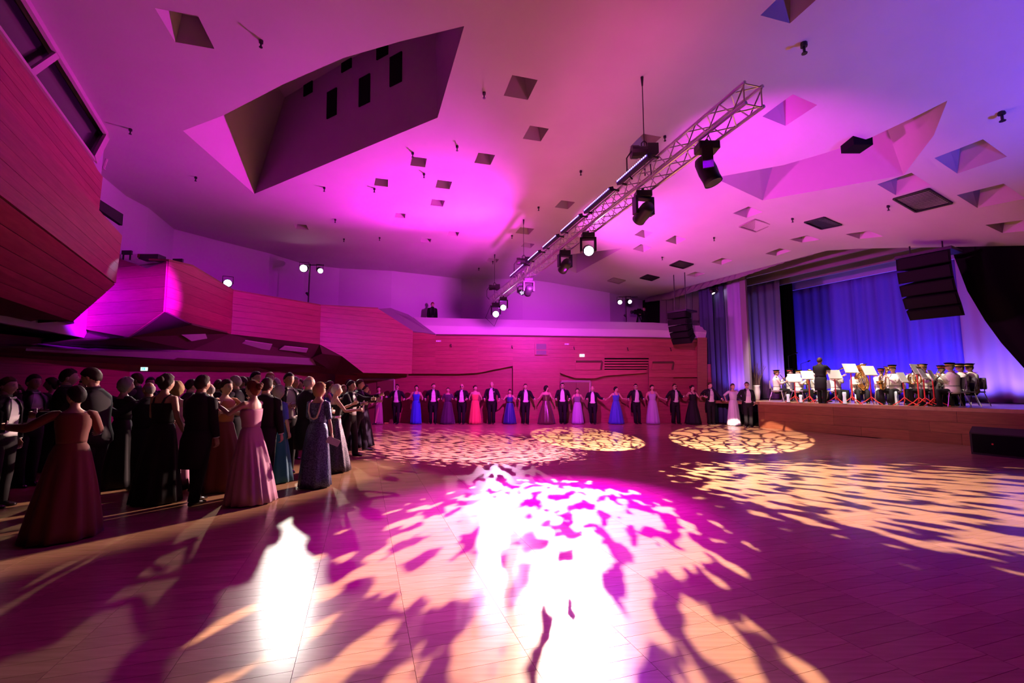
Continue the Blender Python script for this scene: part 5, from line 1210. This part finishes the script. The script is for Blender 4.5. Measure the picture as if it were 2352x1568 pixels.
# ---- the crowd on the left
HOLD_M = {-1: (-.16, -.36, 1.20), 1: (.40, -.34, 1.38)}; HOLD_W = {1: (.14, -.38, 1.38), -1: (-.40, -.34, 1.36)}; DOWN = {}
CROWD = [  # x, head top, depth, turn of body, sex, options, label
    (215, 843, 5.95, -85, 'm', dict(hairc='dark', lean=.10, nod=24, hands={-1: (-.18, -.40, 1.15), 1: (.30, -.40, 1.22)}, pocket=True, tail=False, voxel=.013), 'tall dark haired man in black suit bowing his head at far left'),
    (166, 884, 5.15, -140, 'f', dict(gown=G_RED, hair='short', hairc='black', straps='full', hem=.36, train=.10, turn=35, hands={1: (.58, -.22, 1.30), -1: (-.22, -.42, 1.18)}, voxel=.013), 'woman in a long dark red gown at far left, arm stretched out'),
    (4, 866, 6.3, 100, 'm', dict(hairc='brown', hands={}, voxel=.014), 'man in black suit cut off by the left picture edge'),
    (64, 860, 7.6, 80, 'm', dict(hairc='dark', hands=HOLD_M), 'man with white collar looking right, between left edge and red gown'),
    (143, 847, 7.3, 130, 'm', dict(hairc='dark', hands=HOLD_M), 'tall man seen from behind, above the woman in dark red'),
    (108, 866, 9.0, -60, 'f', dict(gown=G_BLACK, hair='updo', hairc='dark', hands=HOLD_W), 'dark haired woman deep in the shade at left'),
    (28, 884, 7.6, 40, 'f', dict(gown=G_PLUM, hair='bob', hairc='brown', hands=HOLD_W), 'woman in plum gown in the dark near left edge'),
    (186, 870, 8.9, -30, 'f', dict(gown=G_PLUM, hair='updo', hairc='dark', hands=HOLD_W), 'woman in the dark behind the bowing man'),
    (278, 866, 7.6, 150, 'f', dict(gown=G_BLACK, hair='bob', hairc='grey', straps='cap', hands=HOLD_W), 'grey haired woman in black behind the bowing man'),
    (305, 857, 9.3, -70, 'm', dict(hairc='brown', hands=HOLD_M), 'brown haired man facing left behind the grey haired woman'),
    (334, 877, 7.3, -110, 'm', dict(hair='bald', hairc='grey', hands=HOLD_M), 'balding grey man left of the black gown'),
    (336, 866, 10.6, 40, 'm', dict(hairc='black', hands=HOLD_M), 'black haired man above the balding grey man'),
    (372, 857, 6.6, 172, 'f', dict(gown=G_BLACK, hair='updo', hairc='dark', straps='straps', hem=.30, hands={-1: (-.26, -.1, .95), 1: (.2, -.3, 1.1)}, voxel=.013), 'tall woman in a black gown with bare right shoulder, seen from behind'),
    (398, 875, 7.4, -150, 'f', dict(gown=G_PINK, hair='bob', hairc='blond', hands=HOLD_W), 'blond woman between the black gown and a man in black'),
    (430, 871, 8.9, 150, 'm', dict(hairc='dark', hands=HOLD_M), 'dark haired man half hidden by the man in black suit'),
    (456, 861, 6.5, 170, 'm', dict(hairc='dark', tail=True, hands={-1: (-.26, -.05, .85), 1: (.3, -.3, 1.05)}, step=.10, voxel=.013), 'broad man in black suit seen from behind, left of the pink gown'),
    (474, 880, 8.0, -100, 'm', dict(hair='bald', hairc='grey', hands=HOLD_M), 'grey man peeping out beside the broad man in black'),
    (494, 872, 9.7, -160, 'm', dict(hairc='brown', hands=HOLD_M), 'brown haired man left of the ochre gown'),
    (512, 870, 7.4, 70, 'f', dict(gown=G_RED, bodice=G_OCH, hair='updo', hairc='dark', straps='cap', hem=.40, hands={1: (.12, -.40, 1.42), -1: (-.2, -.42, 1.32)}, voxel=.015), 'woman in ochre bodice and dark red skirt facing right'),
    (534, 863, 8.9, -80, 'm', dict(hairc='grey', hands=HOLD_M), 'grey haired man facing the woman in ochre'),
    (550, 865, 10.2, -40, 'm', dict(hairc='dark', hands=HOLD_M), 'dark haired man far behind, left of the tallest man'),
    (563, 866, 11.0, 60, 'f', dict(gown=G_BLACK, hair='bob', hairc='brown', hands=HOLD_W), 'brown haired woman far behind the pink gown'),
    (576, 872, 6.6, -98, 'f', dict(gown=G_PINK, hair='updo', hairc='red', straps='strapless', hem=.35, train=.04, folds=17, hands={1: (.10, -.46, 1.40), -1: (-.10, -.46, 1.30)}, voxel=.011), 'woman in a flowing strapless pink gown, hands raised to the left'),
    (579, 853, 9.7, 75, 'm', dict(hairc='black', hands=HOLD_M), 'tall black haired man directly above the woman in pink'),
    (606, 868, 7.15, 175, 'm', dict(hairc='dark', hands={-1: (-.26, -.05, .9), 1: (.2, -.3, 1.1)}, voxel=.015), 'man in black tailcoat right behind the pink gown'),
    (613, 855, 10.4, 35, 'm', dict(hairc='blond', hands=HOLD_M), 'fair haired man looking right, above the teal gown'),
    (627, 868, 11.0, -30, 'f', dict(gown=G_BLACK, hair='bob', hairc='grey', hands=HOLD_W), 'grey haired woman far behind the teal gown'),
    (635, 884, 8.0, 160, 'f', dict(gown=G_TEAL, bodice=G_BLUE2, hair='bob', hairc='grey', straps='cap', hem=.34, hands={-1: (-.25, -.05, .9), 1: (.15, -.3, 1.1)}, voxel=.013), 'woman in a long teal gown with a short bob, seen from behind'),
    (657, 856, 8.8, 50, 'm', dict(hairc='black', hands=HOLD_M), 'tall dark haired man looking right, behind the bald man'),
    (671, 865, 10.4, 60, 'm', dict(hairc='grey', hands=HOLD_M), 'grey man with glasses behind the tall dark haired man'),
    (685, 870, 11.9, -20, 'm', dict(hairc='brown', hands=HOLD_M), 'man facing the camera left of the bald head'),
    (704, 863, 8.4, 150, 'm', dict(hair='bald', hairc='grey', hands={-1: (-.2, -.35, 1.15), 1: (.35, -.35, 1.3)}, step=.10, voxel=.013), 'bald man in black tailcoat seen from behind, beside the navy sequins'),
    (729, 878, 7.6, 168, 'f', dict(gown=G_SEQN, hair='bob', hairc='blond', straps='cap', hem=.27, hands={-1: (-.27, -.02, .88), 1: (.18, -.34, 1.20)}, turn=-20, voxel=.012, folds=7), 'woman in a glittering navy sequin gown with a pale collar'),
    (752, 874, 11.6, 110, 'f', dict(gown=G_BLUE2, hair='updo', hairc='brown', straps='straps', hands=HOLD_W), 'woman in cobalt blue behind the navy sequin gown'),
    (768, 881, 9.0, 120, 'f', dict(gown=G_SEQB, bodice=G_BLACK, hair='short', hairc='white', straps='strapless', sash=M_STEEL, hem=.38, hands={1: (.25, -.40, 1.36), -1: (-.2, -.42, 1.25)}, voxel=.013), 'white haired woman in a black sequin gown, silver belt'),
    (784, 884, 12.0, 60, 'm', dict(hairc='blond', hands=HOLD_M), 'fair haired man behind the black sequin gown'),
    (802, 874, 10.9, 80, 'm', dict(hairc='black', hands={1: (.1, -.52, 1.36), -1: (-.2, -.40, 1.25)}, step=.12), 'dark haired man in tailcoat facing right, arm reaching forward'),
    (797, 871, 13.4, 70, 'm', dict(hairc='dark', hands=HOLD_M), 'dark haired man farthest back in the leading group'),
    (822, 871, 11.8, 95, 'm', dict(hairc='brown', hands={1: (.1, -.50, 1.40), -1: (-.12, -.48, 1.26)}, step=.16), 'man at the right tip of the crowd with bright raised hands'),
    (834, 882, 12.7, 100, 'f', dict(gown=G_BLACK, hair='updo', hairc='dark', hands=HOLD_W, straps='straps'), 'dark haired woman at the right tip of the crowd'),
]
NAVY = None
for x, top, Y, fc, sx, op, lab in CROWD:
    b = at(x, 1000, Y); H = at(x, top, Y).z; H = max(1.5, min(1.98, H))
    op = dict(op); op.setdefault('voxel', .02)
    if sx == 'f' and 'gown' not in op: op['gown'] = G_BLACK
    r_, J_ = person(V((b.x, Y, 0)), fc, lab, H=H, sex=sx, group='dancers in the crowd on the left', skin=0 if sx == 'f' else (len(lab) % 2), **op)
    if x == 729: NAVY = (r_, J_, H)
    if x == 456: LEFTM = (r_, J_)
# collar trim and clutch of the woman in navy sequins
r_, J_, H = NAVY; k = H / 1.8
bm = bmesh.new(); tube(bm, [(s * xx * k, yy * k, zz * k) for s, xx, yy, zz in ((-1, .115, .02, 1.475), (-1, .112, .098, 1.42), (-1, .10, .125, 1.30), (-1, .06, .128, 1.19), (1, .0, .125, 1.165), (1, .06, .128, 1.19), (1, .10, .125, 1.30), (1, .112, .098, 1.42), (1, .115, .02, 1.475))], .018 * k, 8, ref=V((0, 1, 0))); link('collar_trim', bm, r_, M_NECKL, smooth=True)
bpy.context.view_layer.update()
E, T = J_[-1]; cw = r_.matrix_world @ (T + (T - E).normalized() * .10)
bm = bmesh.new(); box(bm, (0, 0, 0), (.21, .035, .11)); bmesh.ops.bevel(bm, geom=bm.edges[:], offset=.01, segments=2, affect='EDGES'); o = link('clutch_bag', bm, None, mat('silver_satin', (.62, .60, .66), .3)); o.location = cw + V((.02, -.02, -.03)); o.rotation_euler = (0, R(25), R(20)); tag(o, 'small silver clutch bag held by the woman in navy sequins', 'bag')

# ---- the band
M_JK = mat('band_jacket', (.82, .76, .68), .7); C_Y = mat('cap_band_yellow', (.75, .55, .08), .5); C_R = mat('cap_band_red', (.6, .05, .05), .5); M_CHAIR = mat('chair_violet_grey', (.30, .24, .34), .7)
M_BRASS = mat('brass', (.80, .55, .20), .22, 1); M_NICK = mat('nickel', (.75, .74, .72), .2, 1)
def chair(pos, face, lab):
    e = empty('stage_chair', pos, R(face)); tag(e, lab, 'chair', 'chairs of the band')
    bm = bmesh.new(); box(bm, (0, .02, .435), (.44, .42, .045)); bmesh.ops.bevel(bm, geom=bm.edges[:], offset=.015, segments=2, affect='EDGES'); link('seat', bm, e, M_CHAIR)
    bm = bmesh.new(); box(bm, (0, .26, .70), (.42, .04, .36)); bmesh.ops.bevel(bm, geom=bm.edges[:], offset=.015, segments=2, affect='EDGES'); link('backrest', bm, e, M_CHAIR)
    for sx in (-1, 1):
        for sy, y0, y1 in ((-1, -.15, -.22), (1, .19, .32)):
            bm = bmesh.new(); bar(bm, (sx * .19, y0, .42), (sx * .22, y1, .0), .013, 8); link('leg', bm, e, M_STEEL)
        bm = bmesh.new(); bar(bm, (sx * .19, .19, .42), (sx * .19, .26, .72), .012, 6); link('back_post', bm, e, M_STEEL)
def world(root, p): return Matrix.Translation(root.location) @ root.rotation_euler.to_matrix().to_4x4() @ V(p)
def clarinet(root, lab):
    e = empty('clarinet', world(root, (0, 0, 0)), root.rotation_euler.z); tag(e, lab, 'clarinet', 'clarinets')
    a, b = V((0, -.14, 1.12)), V((0, -.46, .66)); bm = bmesh.new(); bar(bm, a, b, .015, 10); link('body', bm, e, M_DARK)
    d = (b - a).normalized(); bm = bmesh.new(); lathe(bm, [(.015, 0), (.02, .05), (.034, .09), (.03, .09)], frame(d, None, b), 12); link('bell', bm, e, M_DARK)
    for i in range(7): 
        q = a.lerp(b, .25 + .09 * i) + V((0, -.014, .012)); bm = bmesh.new(); bar(bm, q, q + V((0, -.006, .006)), .010, 6); link('key', bm, e, M_NICK)
def horn(root, lab, nm='tenor_horn', sc=1.0, up=True, off=(0, 0, 0)):
    e = empty(nm, world(root, off), root.rotation_euler.z); tag(e, lab, nm.replace('_', ' '), 'brass horns')
    c = V((.02, -.32, .86)); bm = bmesh.new()
    pts = [c + V((.10 * math.sin(a), 0, .16 * math.cos(a))) * sc for a in [R(30 + 320 * i / 18) for i in range(19)]]
    tube(bm, pts, [.016 * sc + .0012 * i * sc for i in range(19)], 8, ref=V((0, 1, 0))); link('tubing', bm, e, M_BRASS, smooth=True)
    bm = bmesh.new(); tube(bm, [c + V((.06, .03, .08)) * sc, c + V((.06, .03, -.12)) * sc, c + V((.0, .03, -.17)) * sc, c + V((-.05, .03, -.10)) * sc, c + V((-.05, .04, .12)) * sc, V((0, -.15, 1.14))], .012 * sc, 8); link('leadpipe', bm, e, M_BRASS, smooth=True)
    bd = V((.25, -.25, .9)).normalized() if up else V((.15, -.95, .2)).normalized(); bm = bmesh.new(); lathe(bm, [(.022, -.05), (.035, .12), (.05, .2), (.085, .27), (.13, .31), (.125, .31), (.05, .22)], frame(bd, None, c + V((.06, 0, .12)) * sc) @ Matrix.Scale(sc, 4), 18); link('bell', bm, e, M_BRASS, smooth=True)
    for i in range(3): bm = bmesh.new(); q = c + V((-.06 + .045 * i, -.02, -.02)) * sc; bar(bm, q, q + V((0, 0, .16)) * sc, .017 * sc, 8); link('valve', bm, e, M_NICK)
def sax(root, lab):
    e = empty('saxophone', world(root, (0, 0, 0)), root.rotation_euler.z); tag(e, lab, 'saxophone')
    bm = bmesh.new(); tube(bm, [(0, -.15, 1.14), (0, -.22, 1.16), (-.03, -.27, 1.10), (-.10, -.30, .62), (-.12, -.34, .52), (-.12, -.42, .50)], [.012, .013, .018, .030, .036, .042], 10); link('body', bm, e, M_BRASS, smooth=True)
    bm = bmesh.new(); lathe(bm, [(.042, 0), (.052, .14), (.075, .24), (.11, .29), (.105, .29), (.05, .16)], frame((0, -.25, 1), None, (-.12, -.43, .50)), 16); link('bell', bm, e, M_BRASS, smooth=True)
    for i in range(6): bm = bmesh.new(); q = V((-.03, -.29, 1.0)).lerp(V((-.10, -.325, .66)), i / 5); bar(bm, q, q + V((0, -.012, 0)), .017, 8); link('key', bm, e, M_NICK)
def trombone(root, lab):
    e = empty('trombone', world(root, (0, 0, 0)), root.rotation_euler.z); tag(e, lab, 'trombone')
    d = V((.15, -.95, .28)).normalized(); a = V((.02, -.16, 1.15)); s_ = V((.07, 0, 0))
    for q in (a, a + s_): bm = bmesh.new(); bar(bm, q, q + d * 1.0, .008, 8); link('slide', bm, e, M_BRASS)
    bm = bmesh.new(); tube(bm, [a + d * 1.0, a + d * 1.05 + s_ * .5, a + s_ + d * 1.0], .008, 6); link('slide_bow', bm, e, M_BRASS)
    bm = bmesh.new(); b0 = a + V((-.10, .12, .05)); tube(bm, [a + s_, a + s_ - d * .18, b0 + V((.1, 0, 0)) - d * .2, b0 - d * .18, b0 + d * .1], .012, 8); link('tuning_slide', bm, e, M_BRASS, smooth=True)
    bm = bmesh.new(); lathe(bm, [(.012, 0), (.02, .25), (.04, .38), (.075, .44), (.11, .47), (.105, .47), (.03, .36)], frame(d, None, b0 + d * .1), 16); link('bell', bm, e, M_BRASS, smooth=True)
def tuba(root, lab):
    e = empty('tuba', world(root, (0, 0, 0)), root.rotation_euler.z); tag(e, lab, 'tuba')
    c = V((.03, -.34, .80)); T = Matrix.Rotation(R(-12), 4, 'Y')
    def X(p): return c + T @ V(p)
    bm = bmesh.new(); tube(bm, [X((.14 * math.sin(a) + (.0), .02, .30 * math.cos(a))) for a in [R(-70 + 330 * i / 24) for i in range(25)]], [.085 - .0016 * i for i in range(25)], 12, ref=V((0, 1, 0))); link('outer_bow', bm, e, M_BRASS, smooth=True)
    for j, (ry, w_) in enumerate(((-.03, .024), (-.06, .02), (-.085, .018))):
        bm = bmesh.new(); tube(bm, [X(((.10 - .02 * j) * math.sin(a), ry, (.22 - .03 * j) * math.cos(a) - .02)) for a in [R(10 + 350 * i / 22) for i in range(23)]], w_, 8, ref=V((0, 1, 0))); link('inner_loop', bm, e, M_BRASS, smooth=True)
    bm = bmesh.new(); lathe(bm, [(.075, -.1), (.085, .1), (.10, .26), (.13, .36), (.19, .43), (.235, .455), (.228, .458), (.15, .40), (.09, .2)], Matrix.Translation(X((.10, .02, .14))) @ T, 22); link('bell', bm, e, M_BRASS, smooth=True)
    for i in range(4): bm = bmesh.new(); bar(bm, X((-.09 + .05 * i, -.10, -.06)), X((-.09 + .05 * i, -.10, .14)), .018, 8); link('valve', bm, e, M_NICK)
    bm = bmesh.new(); tube(bm, [X((-.1, -.02, .22)), X((-.1, .10, .31)), V((0, -.16, 1.16))], .012, 6); link('leadpipe', bm, e, M_BRASS)
BAND = [(1784, 849, 1.5, 62, C_Y, 'clarinet', 'leftmost bandsman in white jacket playing a clarinet'), (1815, 847, 2.2, 50, C_R, 'clarinet', 'second bandsman from the left with red cap band'), (1835, 849, 1.6, 42, C_Y, 'horn', 'third bandsman from the left behind a pale music desk'),
    (1873, 852, 2.1, 25, C_Y, 'horn', 'bandsman mostly hidden behind the conductor'), (1920, 850, 2.2, 0, C_R, 'trombone', 'bandsman just right of the conductor behind a music desk'), (1972, 846, 1.9, -22, C_Y, 'tuba', 'bandsman hidden behind the big brass tuba'),
    (2026, 845, 1.8, -35, C_R, 'horn', 'bandsman with red cap band between tuba and saxophone'), (2053, 837, 1.2, -70, C_Y, 'sax', 'bandsman in profile with a saxophone and yellow cap band'), (2104, 837, 1.8, -60, C_Y, 'horn', 'bandsman behind the wide white music sheet'),
    (2124, 835, 1.2, -75, C_Y, 'horn', 'bandsman with raised brass horn right of the wide white sheet'), (2166, 838, 1.8, -80, C_R, 'clarinet', 'bandsman half hidden by the large man on the violet chair'), (2186, 832, .95, -112, C_Y, 'clarinet', 'large bandsman seen from behind on a violet chair'),
    (2209, 834, 1.7, -105, C_Y, 'clarinet', 'bandsman second from the right, seen from behind'), (2231, 834, 2.3, -100, C_Y, 'horn', 'rightmost bandsman at the edge of the blue backdrop')]
PLAY = {'clarinet': {-1: (-.03, -.34, .84), 1: (.03, -.26, .96)}, 'horn': {-1: (-.06, -.30, .92), 1: (.14, -.26, .80)}, 'trombone': {-1: (-.02, -.48, 1.12), 1: (.08, -.22, 1.10)}, 'tuba': {-1: (-.10, -.36, .78), 1: (.22, -.30, .74)}, 'sax': {-1: (-.16, -.30, .72), 1: (.02, -.28, .92)}}
for i, (x, top, t, fc, cb, ins, lab) in enumerate(BAND):
    c = SP(cx_at(x, t), t, STZ); sc = ['left', 'second']
    Hs = (at(x, top, c.y).z - STZ - .04); H = max(1.62, min(1.95, Hs / 1.34 * 1.8))
    k = H / 1.8
    r_, J_ = person(c, fc, lab, H=H, hair='short', hairc=('brown', 'dark', 'grey')[i % 3], cap=cb, coat=M_JK, seat=True, hands={s: V(p) / 1.0 for s, p in PLAY[ins].items()}, group='bandsmen in white jackets', voxel=.02, nod=6, fat=1.28 if x == 2186 else 1.05)
    chair(c + V((0, 0, 0)), fc, 'chair under the ' + lab.replace(' in white jacket', '').replace(' playing a clarinet', '') if len(lab.split()) < 13 else 'chair of ' + lab)
    il = {'clarinet': 'black clarinet of the ', 'horn': 'brass horn of the ', 'trombone': 'brass trombone of the ', 'tuba': 'big brass tuba held upright by the ', 'sax': 'golden saxophone of the '}[ins] + lab
    if ins == 'tuba': il = 'big brass tuba held upright in the middle of the band'
    if ins == 'sax': il = 'golden saxophone held by the bandsman in profile'
    dict(clarinet=clarinet, horn=horn, trombone=trombone, tuba=tuba, sax=sax)[ins](r_, il)
c = SP(cx_at(1886, .38), .38, STZ); person(c, 118, 'conductor in black tailcoat standing at stage edge, back to the hall', H=at(1885, 821, c.y).z - STZ, hairc='brown', hands={-1: (-.22, -.52, 1.16), 1: (.3, -.42, 1.22)}, voxel=.016, shoulders=1.05)
# ---- on the balcony
c = at(993, 720, 23.0); person(V((c.x, 23.0, FLZ)), 20, 'man in dark clothes standing alone behind the white parapet', H=at(993, 694, 23.0).z - FLZ, hairc='red', coat=M_DARKM, tail=False, waist=False, shirt=M_DARKM, hands={}, nod=15, voxel=.02)
c = at(1480, 720, 23.4); person(V((c.x, 23.4, FLZ)), -60, 'camera operator in black at the dark end of the balcony', H=1.52, hairc='brown', coat=M_DARKM, tail=False, waist=False, shirt=M_DARKM, hands={-1: (-.15, -.45, 1.35), 1: (.1, -.4, 1.3)}, voxel=.02)
c = at(1466, 716, 23.1); e = empty('video_camera', V((c.x, 23.1, FLZ))); tag(e, 'video camera on a tripod beside the camera operator', 'camera')
zc_ = c.z - FLZ
bm = bmesh.new(); box(bm, (0, 0, zc_), (.42, .16, .2)); box(bm, (.05, 0, zc_ + .14), (.2, .05, .05)); link('body', bm, e, M_DARKM)
bm = bmesh.new(); bar(bm, (-.21, 0, zc_), (-.38, -.05, zc_ - .02), .07, 12, .09); link('lens', bm, e, M_DARK)
for k in range(3): bm = bmesh.new(); a = 2.1 * k; bar(bm, (0, 0, zc_ - .1), (.4 * math.cos(a), .35 * math.sin(a), 0.0), .02, 6); link('leg', bm, e, M_DARKM)
bpy.data.scenes.remove(TMP)
